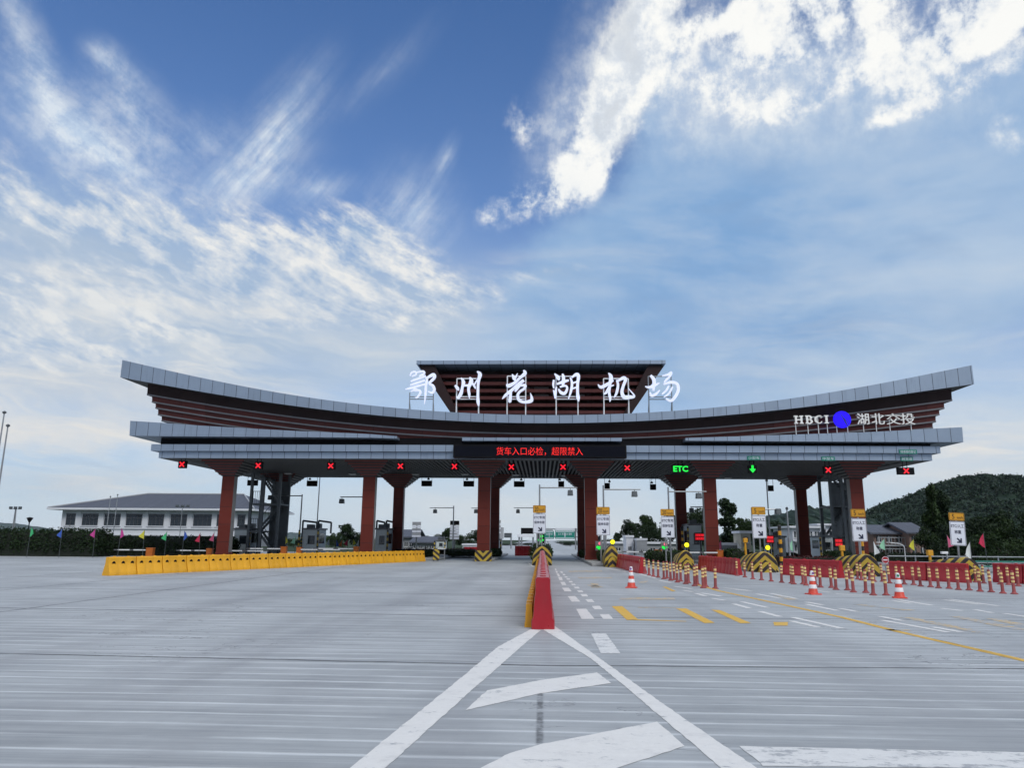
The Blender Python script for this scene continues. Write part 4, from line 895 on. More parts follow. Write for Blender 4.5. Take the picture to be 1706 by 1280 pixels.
def lane_sign(yel, wht, base, sp, l1, l2, label, tilt=0.0, rot=0.0, two=False):
    g = gnd(*base); Y = g.y
    a, b = at(yel[0], yel[1], Y), at(yel[2], yel[3], Y); c_, d = at(wht[0], wht[1], Y), at(wht[2], wht[3], Y)
    cx = (a.x+b.x+c_.x+d.x)/4; w = ((b.x-a.x)+(d.x-c_.x))/2
    t = thing('lane_sign', label, 'road sign', (cx, Y, 0), rot, 'lane signs on the island noses')
    mb = MB()
    for q in ((-.16, .16) if two else (0,)): mb.tube((q, .07, 0), (q, .07, a.z-.05), .045, 8)
    mb.build('pole', ['steel'], t)
    def plate(nm, z1, z0, mk, ink):
        h = z1-z0; zc = (z1+z0)/2; mb = MB(); mb.prism([(x, zc+z) for x, z in rrect(w, h, .055)], 0, .03); o = mb.build(nm, [mk], t)
        mb = MB(); R1 = rrect(w-.03, h-.03, .045); R2 = rrect(w-.065, h-.065, .035); n = len(R1)
        mb.add([(x, -.003, zc+z) for x, z in R1] + [(x, -.003, zc+z) for x, z in R2], [(i, (i+1)%n, n+(i+1)%n, n+i) for i in range(n)]); mb.build('border', [ink], o)
        return o, zc, h
    o, zc, h = plate('speed_plate', a.z, b.z, 'amber_sign', 'ink_black')
    mb = MB(); mb.text(sp, -w*.23, -.004, zc, h*.60, w*(.30 if len(sp) > 1 else .16), .002, 0, .004).text('km/h', w*.21, -.004, zc-h*.10, h*.34, w*.38, .002); mb.build('lettering', ['ink_black'], o)
    o, zc, h = plate('lane_plate', c_.z, d.z, 'white_sign', 'ink')
    mb = MB(); mb.text(l1, 0, -.004, zc+h*.31, h*.15, w*.84, .002, 0, .016).text(l2, 0, -.004, zc+h*.06, h*.15, w*(.82 if len(l2) > 3 else .44), .002, 0, .016); arrow(mb, w*.06, zc-h*.29, h*.24, -.004); mb.build('lettering', ['ink'], o)
    t.rotation_euler = (0, tilt, rot)
    return t
lane_sign((887.8,842.3,909.3,855.2),(888.3,856.3,909.3,889.2),(899,941),'20','ETC专用','保持车距','ETC lane sign with 20 limit above the middle striped nose', two=True)
lane_sign((993,845,1016,857.5),(994,858.7,1016.5,892.5),(1005,944),'20','ETC专用','保持车距','ETC lane sign with 20 limit in front of a red-brown column', two=True)
lane_sign((1100,848.5,1123,860),(1101,861,1124.5,896.4),(1113,944),'20','ETC专用','保持车距','ETC lane sign with 20 limit before the dark trees', two=True)
lane_sign((1251.5,844.8,1276,858),(1252.5,859,1277.5,897.5),(1266,951),'5','ETC/人工','称重','weighing lane sign with 5 limit above the fourth striped nose')
lane_sign((1417,848.5,1443,862),(1418,864,1445,902.6),(1431,958),'5','ETC/人工','称重','weighing lane sign with 5 limit before the right end column')
lane_sign((1577,854.5,1605,868),(1578,869,1607,909.6),(1594,965),'5','ETC/人工','称重','slightly tilted weighing lane sign with 5 limit, farthest right', tilt=radians(2))
for (x, y, yb_), lb in zip(((1020.6,903.5,944),(1144,908.5,947),(1279,913,952)), ('yellow round lamp above the second striped nose','yellow round lamp above the third striped nose','yellow round lamp above the fourth striped nose')):
    g = gnd(x, yb_); g.y += .8; p = at(x, y, g.y); r = 3.7*g.y/1259
    t = thing('warning_lamp', lb, 'lamp', (p.x, g.y, .6), 0, 'yellow warning lamps on the noses')
    mb = MB(); mb.prism([(r*cos(2*pi*i/20), p.z-.6+r*sin(2*pi*i/20)) for i in range(20)], -.05, .03); mb.build('lens', ['led_yellow'], t)
    mb = MB(); mb.prism([(r*1.12*cos(2*pi*i/20), p.z-.6+r*1.12*sin(2*pi*i/20)) for i in range(20)], .031, .14); mb.tube((0,.08,0),(0,.08,p.z-.6-r),.03,8); mb.build('lamp_post', ['black'], t)

# camera arms on posts
def camera_arm(px, ytop, ybase, Y, xend, yarm, cx, cy, label, both=False):
    p = at(px, ytop, Y); q = at(xend, yarm, Y); c_ = at(cx, cy, Y)
    t = thing('camera_pole', label, 'camera pole', (p.x, Y, 0), 0, 'camera poles with side arms')
    mb = MB(); mb.tube((0,0,0), (0,0,p.z), .075, 8, .055); mb.build('pole', ['steel'], t, smooth=True)
    mb = MB(); mb.tube((0,0,at(px,yarm,Y).z), (q.x-p.x,0,q.z), .05, 8, .04); mb.build('arm', ['steel'], t, smooth=True)
    mb = MB(); X, Z = c_.x-p.x, c_.z
    mb.box(X-.2, X+.2, -.25, .25, Z-.22, Z+.17, 0, (.03,.03)); mb.tube((X,0,Z+.17),(X,0,q.z),.025,6)
    mb.build('camera_box', ['dksteel'], t, bevel=.02); return t
camera_arm(503.5, 824, 925, 66, 449, 826.5, 451, 829, 'camera pole with left arm beside the leftmost toll booths')
camera_arm(618, 826, 925, 64, 567, 828.5, 569.5, 835, 'camera arm reaching left from behind the second front column')
camera_arm(756, 843, 928, 78, 716, 846.5, 725, 852, 'camera pole with left arm standing by the lane display board')
camera_arm(806, 845, 925, 78, 785, 847, 793, 852, 'short camera arm left of the chevron-based column')
camera_arm(897, 845, 930, 78, 856, 846.5, 863, 852, 'camera arm pointing left from behind the middle lane sign')
camera_arm(899, 808, 940, 54, 962, 813, 950, 821, 'tall camera pole with right arm above the middle lane sign')
camera_arm(1005, 809, 942, 54, 1067, 816, 1057, 823, 'tall camera pole with right arm above the second lane sign')
camera_arm(1113, 812, 940, 54, 1177, 819.5, 1164, 826, 'tall camera pole with right arm above the third lane sign')
camera_arm(1181, 843, 930, 70, 1150, 845, 1152, 850, 'camera arm behind the fifth front column')
camera_arm(1252, 846, 930, 55, 1300, 849, 1296, 852, 'camera pole with right arm beside the fourth lane sign')
# tall slim lamp masts behind
for x, yt, yb_, Y, lb in ((533,796,925,74,'tall slim mast between the left booths'), (673,815,925,76,'tall slim mast right of the second rear column'), (1277,803,940,60,'tall slim mast behind the fourth lane sign'), (1311,850,938,52,'short white mast with a camera dome right of the fourth nose'), (196,826,925,100,'slim white mast before the office building'), (184,829,925,104,'slim white ladder mast before the office building'), (304,846,925,102,'three-headed slim mast before the office windows')):
    p = at(x, yt, Y); t = thing('slim_mast', lb, 'mast', (p.x, Y, 0), 0, 'slim masts')
    mb = MB(); mb.tube((0,0,0),(0,0,p.z),.07,8,.045); mb.build('mast_tube', ['steel'], t, smooth=True)
    mb = MB(); mb.lathe([(.05,0),(.09,.03),(.09,.16),(.03,.2)], 10, (0,0,p.z)); 
    if 'three' in lb:
        for k in (-1,0,1): mb.box(k*.75-.22, k*.75+.22, -.1, .1, p.z+.1, p.z+.35)
        mb.box(-1, 1, -.03, .03, p.z+.02, p.z+.1)
    mb.build('mast_head', ['dksteel'], t)

# ------------------------------------------------------------------ toll booths
M['hazard'] = stripes('yellow_black_hazard_tape', .5, 0, vee=False)
M['hazard_fine'] = stripes('yellow_black_hazard_tape_fine', .32, 0, vee=False)
def booth(px0, px1, ytop, Y, label, depth=2.6, h=None, led=False):
    a, b = at(px0, ytop, Y), at(px1, ytop, Y); w = b.x-a.x; h = a.z
    t = thing('toll_booth', label, 'toll booth', ((a.x+b.x)/2, Y, .17), 0, 'toll booths under the canopy'); h -= .17
    mb = MB(); mb.box(-w/2, w/2, 0, depth, 0, h-.14); mb.build('body', ['booth'], t, bevel=.03)
    mb = MB(); mb.box(-w/2-.1, w/2+.1, -.12, depth+.12, h-.139, h); mb.build('roof', ['alu_trim'], t, bevel=.02)
    mb = MB(); mb.box(-w*.12, w*.30, -.02, .01, h*.40, h*.70); o = mb.build('window', ['glass'], t)
    mb = MB(); 
    for z0, z1 in ((h*.385,h*.40),(h*.70,h*.715)): mb.box(-w*.14, w*.32, -.03, .01, z0, z1)
    for q in (-w*.14, w*.30): mb.box(q, q+w*.02, -.03, .01, h*.4001, h*.6999)
    mb.build('frame', ['alu_trim'], o)
    for sg in (-1, 1):
        mb = MB(); mb.box(sg*(w/2+.004)-.008, sg*(w/2+.004)+.008, .5, depth-.5, h*.42, h*.80); mb.build('window', ['glass'], t)
    mb = MB(); mb.box(-w*.40, -w*.18, -.015, .005, .1, h*.75); o = mb.build('door_panel', ['booth'], t, bevel=.006)
    mb = MB(); mb.box(-w*.22, -w*.20, -.05, -.015, h*.36, h*.42); mb.build('handle', ['dksteel'], o)
    for q in (-w/2-.16, w/2+.16):
        mb = MB(); mb.box(q-.07, q+.07, -.5, -.36, 0, h*.92); mb.build('guard_post', ['hazard'], t)
    mb = MB(); mb.box(-w*.34, w*.1, .3, .95, h, h+.32).box(w*.15, w*.38, 1.2, 1.8, h, h+.42); mb.build('roof_unit', ['dksteel'], t, bevel=.02)
    return t
booth(391,417,880,66,'pale toll booth beside the left steel staircase'); booth(505,530,880,66,'pale toll booth left of the tall slim mast')
booth(626,645,880,66,'pale toll booth right of the second front column'); booth(1147,1168,873,66,'toll booth behind the fifth front column with red display')
booth(1366,1386,893,70,'pale blue toll booth between the right rear column and staircase'); booth(727,740,900,96,'small pale booth far behind the lane display board')
booth(1286,1308,893,68,'dark toll booth behind the fourth striped nose')
booth(822,832,898,74,'narrow pale booth behind the chevron-based column')
booth(993,1003,900,72,'narrow grey booth left of the fourth front column base')
# low gate frames beside booths
for x0, x1, yt, Y, lb in ((505,528,868,70,'dark grey pipe gate frame above the second booth'),(531,552,868,71,'dark grey pipe gate frame right of the tall mast'),(628,641,868,71,'dark grey pipe gate frame behind the second front column'),(644,658,868,72,'dark green pipe gate frame before the second rear column')):
    a, b = at(x0, yt, Y), at(x1, yt+3, Y); t = thing('pipe_frame', lb, 'gate frame', (a.x, Y, .17), 0, 'pipe gate frames at the booths')
    mb = MB(); mb.path([(0,0,0),(0,0,a.z-.17),(b.x-a.x,0,b.z-.17),(b.x-a.x,0,b.z-1.2)], .09, 8); mb.build('pipe', ['dksteel'], t, smooth=True)
    mb = MB(); mb.tube((0,0,.1),(0,0,1.6),.10,8); mb.build('striped_sleeve', ['hazard_fine'], t)

# boom gates: orange cabinet with a pale arm
def boom(px0, px1, yt, Y, arm, label):
    a, b = at(px0, yt, Y), at(px1, yt, Y); w = b.x-a.x
    t = thing('boom_gate', label, 'boom gate', ((a.x+b.x)/2, Y, .0), 0, 'orange boom gates')
    h = a.z; mb = MB(); mb.box(-w/2, w/2, -.18, .22, 0, h-.06).box(-w/2-.02, w/2+.02, -.2, .24, h-.06, h); mb.build('cabinet', ['orange'], t, bevel=.015)
    mb = MB(); mb.box(-w*.3, w*.3, -.19, -.17, h*.2, h*.55); mb.build('cabinet_door', ['orange'], t)
    if arm:
        sg = 1 if arm > 0 else -1; mb = MB(); zc = h-.18; N = 8
        for i in range(N): mb.box(min(sg*(w/2+arm*sg*i/N), sg*(w/2+arm*sg*(i+1)/N)), max(sg*(w/2+arm*sg*i/N), sg*(w/2+arm*sg*(i+1)/N)), -.27, -.21, zc-.045, zc+.045, i % 4 == 3)
        mb.build('arm', ['white', 'alu_trim'], t)
boom(245.5,256.5,913,60,-2.6,'orange boom gate with white arm left of the leftmost column')
boom(345.5,354.5,914,60,-2.4,'orange boom gate with striped arm just left of the leftmost column')
boom(371,380,914,60,3.4,'orange boom gate in front of the leftmost column base')
boom(469,478,911,60,-2.8,'orange boom gate left of the yellow and mint flags')
boom(495,503,912,60,3.6,'orange boom gate below the second toll booth')
boom(590,598,911,60,-3.2,'orange boom gate left of the second front column')
boom(1091,1102,916,56,-2.4,'orange boom gate left of the third lane sign pole')
boom(1194,1204,917,56,-2.6,'orange boom gate beside the fifth front column base')
for x, yt, Y, lb in ((1402,909,46,'yellow device post left of the fifth nose'),(1548,917,44,'yellow device post before the dark trees'),(1241,897,54,'yellow signal box post left of the fourth lane sign')):
    p = at(x, yt, Y); t = thing('device_post', lb, 'device post', (p.x, Y, 0), 0, 'yellow device posts')
    mb = MB(); mb.tube((0,0,0),(0,0,p.z-.2),.075,8); mb.build('post', ['amber_sign'], t); mb = MB(); mb.box(-.13,.16,-.12,.12,p.z-.32,p.z); mb.build('head', ['amber_sign'], t, bevel=.02)
# striped warning poles
for x, yt, yb_, lb in ((1303,878,950,'black yellow banded pole right of the fourth nose'),(1440,880,957,'black yellow banded pole standing on the fifth nose'),(1138.5,880,935,'black yellow banded pole left of the fifth front column')):
    g = gnd(x, yb_); p = at(x, yt, g.y); t = thing('banded_pole', lb, 'warning pole', (g.x, g.y, 0), 0, 'black and yellow banded poles')
    mb = MB(); n = 10
    for k in range(n): mb.tube((0,0,p.z*k/n),(0,0,p.z*(k+1)/n), .10, 10, None, k % 2, True)
    mb.build('pole', ['amber_sign', 'ink_black'], t); mb = MB(); mb.lathe([(.11,0),(.14,.04),(.05,.12)], 10, (0,0,p.z)); mb.build('cap', ['ink_black'], t)
# red LED fee boards
for x0, x1, y0, y1, Y, lb in ((1158,1177,889,901,62,'red lit fee board left of the fifth front column'),(1277,1289,893,905,56,'red lit fee board behind the fourth lane sign'),(1391,1404,898,911,56,'red lit fee board left of the right end column')):
    a, b = at(x0, y0, Y), at(x1, y1, Y); w, h = b.x-a.x, a.z-b.z
    t = thing('fee_board', lb, 'fee display', ((a.x+b.x)/2, Y, 0), 0, 'red fee boards')
    mb = MB(); mb.box(-w/2-.05, w/2+.05, 0, .2, b.z-.05, a.z+.05); mb.tube((0,.1,0),(0,.1,b.z),.05,8); mb.build('housing', ['black'], t)
    mb = MB(); mb.box(-w/2, w/2, -.008, -.001, b.z+h*.54, a.z-h*.06).box(-w/2, w/2, -.008, -.001, b.z+h*.06, b.z+h*.46); mb.build('screen', [mat('red_led_rows', (.1,.006,.006), .5, 0, .1, 8, 0, .3, 0, .42, (1,.015,.03))], t)
    mb = MB(); mb.text('车型 金额', 0, -.010, b.z+h*.75, h*.28, w*.8, .002).text('请交费 00', 0, -.010, b.z+h*.26, h*.28, w*.85, .002); mb.build('lettering', ['led_cross'], t)
# lit ETC boxes beside the second and third lane signs
for x, y0, y1, Y, lb in ((998,902,918,56,'grey box with green and pink lamps beside the second lane sign'),(1107,904,917,56,'grey box with green and pink lamps under the third lane sign'),(901,890,906,56,'small dark signal box with green lamps above the middle nose')):
    a, b = at(x-6, y0, Y), at(x+6, y1, Y); w, h = b.x-a.x, a.z-b.z
    t = thing('lane_light_box', lb, 'signal box', ((a.x+b.x)/2, Y, 0), 0, 'lane light boxes')
    mb = MB(); mb.box(-w/2, w/2, 0, .2, b.z, a.z); mb.tube((0,.1,0),(0,.1,b.z),.05,8); mb.build('housing', ['black' if x < 950 else 'grey_side'], t, bevel=.01)
    mb = MB(); r = w*.22
    for k in range(3): mb.prism([(-.0+r*.9*cos(2*pi*i/10)+w*.2*(k-1), b.z+h*(.36-.12*(k%2))+r*.8*sin(2*pi*i/10)) for i in range(10)], -.03, .01-.002*k)
    mb.build('green_lamp', ['led_green'], t)
    mb = MB(); mb.prism([(w*.12+r*cos(2*pi*i/12), b.z+h*.75+r*sin(2*pi*i/12)) for i in range(12)], -.03, .01); mb.build('pink_lamp', ['led_pink' if x > 950 else 'led_green'], t)

# flags
FL = [('green',(.05,.42,.16)),('blue',(.035,.10,.42)),('magenta',(.50,.05,.26)),('yellow',(.58,.55,.05)),('red',(.50,.02,.07)),('mint',(.30,.62,.42)),('white',(.62,.66,.66)),('pink',(.55,.10,.20)),('orange',(.6,.16,.03))]
for n, c_ in FL: M['flag_'+n] = mat(n+'_flag_cloth', c_, .75, 0, .08, 5)
def flag(px, py, col, Y, label, s=1.0, dirn=-1):
    p = at(px, py, Y); ztop = p.z + .48*s
    t = thing('pennant_flag', label, 'flag', (p.x, Y, 0), 0, 'coloured pennant flags')
    lean = random.uniform(-.06, .06)
    mb = MB(); mb.tube((0,0,0),(lean,0,ztop),.018,6,.012); mb.build('pole', ['dksteel'], t)
    mb = MB(); N = 6; rows = []; w = .50*s*random.uniform(.7, 1.1); droop = random.uniform(.75, 1.2)*s
    V = []; F = []
    for i in range(N+1):
        u = i/N
        for j in range(4):
            v = j/3
            hh = .78*s*(1-u)
            V.append((lean+dirn*w*u*.8, .10*sin(u*5+v)*u, ztop-.04 - v*hh - u*droop*.6))
    for i in range(N):
        for j in range(3): a = i*4+j; F.append((a, a+1, a+5, a+4))
    mb.add(V, F); V2 = [(x, y+.012, z) for x, y, z in V]; mb.add(V2, [f[::-1] for f in F]); mb.build('cloth', ['flag_'+col], t, smooth=True)
    return t
FP_ = [(50,888,'green',56,'leftmost green pennant flag before the hedge'),(103,890,'blue',56,'blue pennant flag before the long hedge'),(159,890,'magenta',57,'magenta pennant flag nearer the hedge end'),(200,890,'magenta',57,'magenta pennant flag below the office windows'),(241,892,'yellow',58,'yellow pennant flag left of the first boom gate'),(277,895,'green',58,'green pennant flag right of the first boom gate'),(306,894,'blue',58,'blue pennant flag below the office masts'),(334,897,'red',58,'red pennant flag left of the leftmost column'),(357,896,'pink',58.5,'pink pennant flag touching the leftmost column'),(476,901,'yellow',64,'yellow pennant flag beside the left staircase'),(492,901,'mint',64,'mint pennant flag beside the left staircase'),(549,905,'white',70,'white pennant flag in the far left cluster'),(561,906,'blue',70,'blue pennant flag in the far left cluster'),(570,906,'orange',71,'orange pennant flag in the far left cluster'),(580,906,'red',71,'red pennant flag in the far left cluster'),(588,905,'yellow',70,'yellow pennant flag left of the second front column'),(598,906,'white',70,'white pennant flag touching the second front column'),
 (1203,910,'pink',62,'pink pennant flag right of the fifth front column'),(1229,912,'white',62,'white pennant flag before the beige hut'),(1244,911,'yellow',62,'pale yellow pennant flag before the beige hut'),(1321,911,'mint',54,'mint pennant flag left of the right rear column'),(1455,915,'white',46,'white pennant flag on the fifth nose'),(1475,909,'mint',56,'mint pennant flag before the house balconies'),(1523,910,'yellow',56,'yellow pennant flag before the house gable'),(1580,904,'pink',50,'pink pennant flag left of the tilted lane sign'),(1617,920,'white',36,'white pennant flag on the last striped nose'),(1641,903,'red',44,'red pennant flag farthest right before the trees')]
for i, (x, y, c_, Y, lb) in enumerate(FP_): flag(x, y, c_, Y, lb, (.95 if x < 400 else 1.05)*(.8 if Y > 62 else 1), -1 if i % 3 else 1)

# ------------------------------------------------------------------ steel staircases up to the roof
def staircase(px0, px1, Y, label, xin=0):
    x0, x1 = at(px0, 850, Y).x, at(px1, 850, Y).x; w = x1-x0; H = ZC
    t = thing('steel_staircase', label, 'staircase', (x0, Y, 0), 0, 'steel staircases to the roof')
    D_ = 2.4
    for px_, py_ in ((0,0),(w,0),(0,D_),(w,D_),(w*.42,0),(w*.42,D_)):
        mb = MB(); mb.box(px_-.11, px_+.11, py_-.11, py_+.11, 0, H*(.98 if px_ != w*.42 else .93)); mb.build('post', ['dksteel'], t)
    lv = [0, H*.30, H*.62, H*.93]
    for k, z in enumerate(lv[1:]):
        mb = MB(); mb.box(-.1, w*.42 if k % 2 == 0 else w+.1, -.1, D_+.1, z-.16, z-.02); mb.build('landing', ['dksteel'], t)
        mb = MB()
        for q in np.linspace(0, w*.42, 7): mb.box(q-.014, q+.014, -.03, -.005, z, z+1.0)
        mb.box(0, w*.42, -.04, .0, z+1.0, z+1.05); mb.build('railing', ['dksteel'], t)
    for k in range(3):
        za, zb_ = lv[k], lv[k+1]; yy = 0.15 if k % 2 == 0 else D_/2+.1
        xa, xb = (w, w*.30) if k % 2 == 0 else (w*.1, w*.92)
        mb = MB(); n = 13
        for i in range(n):
            u = (i+.5)/n; xx = xa+(xb-xa)*u; mb.box(xx-.14, xx+.14, yy, yy+.95, za+(zb_-za)*u-.02, za+(zb_-za)*u+.02)
        for y_ in (yy-.03, yy+.95):
            dz_ = .16; mb.prism([(xa,za-dz_),(xa,za+dz_),(xb,zb_+dz_),(xb,zb_-dz_)], y_, y_+.03)
        fl_ = mb.build('flight', ['dksteel'], t)
        mb = MB(); 
        for i in range(0, n+1, 2):
            u = i/n; xx = xa+(xb-xa)*u; z = za+(zb_-za)*u; mb.tube((xx,yy-.03,z),(xx,yy-.03,z+.95),.016,5)
        mb.tube((xa,yy-.03,za+.95),(xb,yy-.03,zb_+.95),.025,6); mb.build('handrail', ['dksteel'], fl_)
    mb = MB(); mb.box(w*.46, w-.12, D_-.05, D_, .1, H*.9); mb.build('back_screen', ['dksteel'], t)
    return t
staircase(417,464,65.0,'dark grey steel staircase tower behind the leftmost front column')
staircase(1386,1432,63,'grey steel staircase tower left of the right end column')

# ------------------------------------------------------------------ vegetation
def leaf_mat(name, a, b, c_):
    m, nt, bs = nodes_of(name); p = wpos(nt)
    n1 = noise(nt, p, .55, 3, .6); n2 = noise(nt, p, 7.0, 3, .7)
    c = mixc(nt, n1.smooth(.35, .65), a, b); c = mixc(nt, n2.smooth(.5, .72)*.6, c, c_)
    nt.links.new(c.v, bs.inputs['Base Color']); bs.inputs['Roughness'].default_value = .6; bs.inputs['Specular IOR Level'].default_value = .2
    return m
M['leaf'] = leaf_mat('dark_green_foliage', (.009, .021, .008), (.017, .036, .012), (.032, .058, .018))
M['leaf2'] = leaf_mat('mid_green_foliage', (.014, .031, .009), (.025, .050, .013), (.045, .076, .020))
M['leaf_red'] = leaf_mat('dark_red_foliage', (.04, .012, .014), (.07, .02, .02), (.05, .05, .02))
M['inner_green'] = mat('dark_inner_foliage', (.008, .013, .007), .9)  # dark green-black core behind the hedge leaves
M['bark'] = mat('bark', (.06, .045, .035), .85, 0, .25, 4, .2)
rng = np.random.default_rng(11)
def leaves(blobs_, n, size, name, mk, parent=None, loc=None):
    # leaf-sized faces scattered through the crown's volume, denser towards each clump's shell
    vol = np.array([b[3]*b[4]*b[5] for b in blobs_])**.75; pick = rng.choice(len(blobs_), n, p=vol/vol.sum())
    B_ = np.array(blobs_, float)[pick]
    d = rng.normal(size=(n, 3)); d /= np.linalg.norm(d, axis=1)[:, None]
    r = rng.uniform(.25, 1.0, n)**.45; r *= 1 + rng.normal(0, .09, n)
    c_ = B_[:, :3] + d*r[:, None]*B_[:, 3:6]
    u = rng.normal(size=(n, 3)); u /= np.linalg.norm(u, axis=1)[:, None]
    w = np.cross(u, rng.normal(size=(n, 3))); w /= np.linalg.norm(w, axis=1)[:, None]
    s_ = size*rng.uniform(.6, 1.4, n)[:, None]
    V = np.empty((n, 4, 3)); V[:, 0] = c_ - u*s_; V[:, 1] = c_ + w*s_*.6; V[:, 2] = c_ + u*s_; V[:, 3] = c_ - w*s_*.6
    me = bpy.data.meshes.new(name); me.vertices.add(n*4); me.vertices.foreach_set('co', V.reshape(-1))
    me.loops.add(n*4); me.loops.foreach_set('vertex_index', np.arange(n*4)); me.polygons.add(n)
    me.polygons.foreach_set('loop_start', np.arange(0, n*4, 4)); me.polygons.foreach_set('loop_total', np.full(n, 4)); me.update(calc_edges=True)
    me.materials.append(M[mk]); o = bpy.data.objects.new(name, me); COL.objects.link(o)
    if parent: o.parent = parent
    if loc: o.location = loc
    return o
def tree_proto(kind, seed):
    rr = random.Random(seed); t = thing('tree', '', 'tree')
    bl = []
    if kind == 'round':
        for i in range(16):
            a = rr.uniform(0, 2*pi); q = rr.uniform(0, 1)**.6*.36; z = rr.uniform(.36, .88); k = 1 - max(0, z-.55)*1.3
            bl.append((cos(a)*q*k, sin(a)*q*k, z, rr.uniform(.09,.17), rr.uniform(.09,.17), rr.uniform(.07,.12)))
        bl.append((0,0,.58,.25,.25,.25))
    elif kind == 'tall':
        for i in range(20):
            z = rr.uniform(.16, .95); q = .17*(1-abs(z-.4)*1.0); a = rr.uniform(0, 2*pi); q *= rr.uniform(.2, 1)
            bl.append((cos(a)*q, sin(a)*q, z, rr.uniform(.05,.10), rr.uniform(.05,.10), rr.uniform(.05,.10)))
        bl.append((0,0,.5,.10,.10,.36))
    else:
        for i in range(18):
            a = rr.uniform(0, 2*pi); q = rr.uniform(0, 1)**.5*.5; z = rr.uniform(.25, .8) - q*.15
            bl.append((cos(a)*q, sin(a)*q, z, rr.uniform(.10,.2), rr.uniform(.10,.2), rr.uniform(.08,.15)))
        bl.append((0,0,.42,.38,.38,.24))
    leaves(bl, 5200, .022, 'crown', 'leaf' if seed % 2 else 'leaf2', t)
    mb = MB(); mb.tube((0,0,0),(.01,0,.4),.022,7,.014)
    for i in range(6):
        b_ = bl[i]; mb.tube((.005,0,.22+.03*i),(b_[0]*.8,b_[1]*.8,b_[2]),.010,5,.004)
    mb.build('trunk', ['bark'], t, smooth=True)
    return t
PROTO = {('round',1): None}
def tree(kind, seed, px, ytop, Y, wpx, label, group):
    key = (kind, seed); p = at(px, ytop, Y); h = p.z*1.05
    if PROTO.get(key) is None: PROTO[key] = tree_proto(kind, seed); o = PROTO[key]
    else: o = copy_tree(PROTO[key])
    wd = {'round': .84, 'tall': .44, 'wide': 1.25}[kind]
    s_ = (wpx*Y/1259)/wd
    o.location = (p.x, Y, -.02*h); o.rotation_euler = (0, 0, random.uniform(0, 6.2)); o.scale = (s_, s_, h/.97)
    o['label'] = label; o['group'] = group
    return o
G1 = 'trees beyond the toll lanes'; G2 = 'trees on the right roadside'; G3 = 'trees behind the left lanes'
TR = [('round',1,1050,866,118,42,'round dark tree left of the third lane sign',G1),('round',2,1078,859,126,46,'dark tree with a pale lit top left of the third lane sign',G1),('wide',1,1088,868,112,60,'broad low tree behind the third lane sign',G1),('round',3,1118,856,120,48,'dark tree directly behind the third lane sign',G1),('round',1,1160,846,118,54,'tall dark tree behind the fifth rear column',G1),('wide',2,1176,868,108,50,'broad tree left of the fifth front column',G1),('tall',1,1213,836,112,46,'tallest dark tree right of the fifth front column',G1),('round',2,1240,864,118,44,'dark tree above the beige hut',G1),('wide',1,1270,872,120,60,'low wide tree behind the fourth lane sign',G1),('round',3,1027,887,130,20,'small round tree right of the fourth front column',G1),('round',1,1300,868,120,50,'dark tree left of the right rear column',G1),('wide',2,1335,872,116,60,'broad tree behind the white house',G1),('round',2,1395,868,118,44,'tree behind the right staircase',G1),('wide',1,1030,896,140,50,'far low tree near the highway',G1),
 ('tall',2,1549,812,70,40,'tall narrow tree left of the tilted lane sign',G2),('tall',1,1566,822,76,46,'tall narrow tree behind the tilted lane sign',G2),('wide',1,1620,848,62,110,'big spreading dark tree right of the tilted lane sign',G2),('wide',2,1690,846,60,110,'big spreading dark tree at the right edge',G2),('round',1,1655,852,68,80,'round dark tree between the two spreading trees',G2),('wide',2,1560,868,66,80,'low dark tree below the tall narrow trees',G2),('round',3,1725,848,58,80,'dark tree cut by the right edge',G2),
 ('wide',1,1600,882,54,110,'low dark bush tree below the tilted sign',G2),('wide',2,1670,878,52,120,'low dark bush tree behind the last flag',G2),
 ('round',3,577,872,112,36,'bushy tree left of the second front column',G3),('wide',2,560,884,108,40,'low bush left of the second front column',G3),('wide',1,600,882,112,40,'low bush behind the second front column',G3),('round',1,470,892,130,20,'small tree right of the left staircase',G3),('wide',2,490,896,130,40,'low tree behind the left flags',G3),('wide',1,728,886,150,44,'spreading tree behind the lane display board',G3),('round',2,746,880,150,28,'taller tree behind the lane display board',G3),('wide',2,775,884,150,46,'dark tree left of the chevron-based column',G3),('round',3,795,882,146,26,'round tree hidden by the chevron-based column',G3),('wide',1,700,897,150,40,'low far tree left of the display board',G3),('wide',2,850,905,200,40,'far roadside trees left of the gantry',G3),('wide',1,950,902,210,60,'far roadside trees beneath the gantry boards',G3),('wide',2,985,902,200,50,'far roadside trees right of the gantry boards',G3),('wide',1,880,904,210,50,'far roadside trees below the black gantry board',G3)]
for a in TR: tree(*a)

def hedge(name, x0, x1, y0, y1, z0, z1, n, label, mk='leaf', leaf=.06, cat='hedge', group=None):
    t = thing(name, label, cat, ((x0+x1)/2, (y0+y1)/2, z0), 0, group); w, d, h = x1-x0, y1-y0, z1-z0
    m = max(3, int(w/.7)); bl = []
    for i in range(m):
        for j in range(max(1, int(d/.8))):
            bl.append((-w/2+w*(i+.5)/m+random.uniform(-.1,.1), -d/2+d*(j+.5)/max(1,int(d/.8)), h*.5, w/m*.75, d/max(1,int(d/.8))*.65, h*.52*random.uniform(.9,1.08)))
    leaves(bl, n, leaf, 'foliage', mk, t)
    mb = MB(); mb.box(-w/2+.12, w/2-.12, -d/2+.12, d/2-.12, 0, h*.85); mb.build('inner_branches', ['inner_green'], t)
    return t
a, b = at(-60, 905, 60), at(172, 905, 60)
hedge('hedge', a.x, b.x, 59, 61.5, 0, 2.15, 42000, 'long dark clipped hedge on the far left', leaf=.085)
a, b = at(172, 905, 64), at(392, 905, 64)
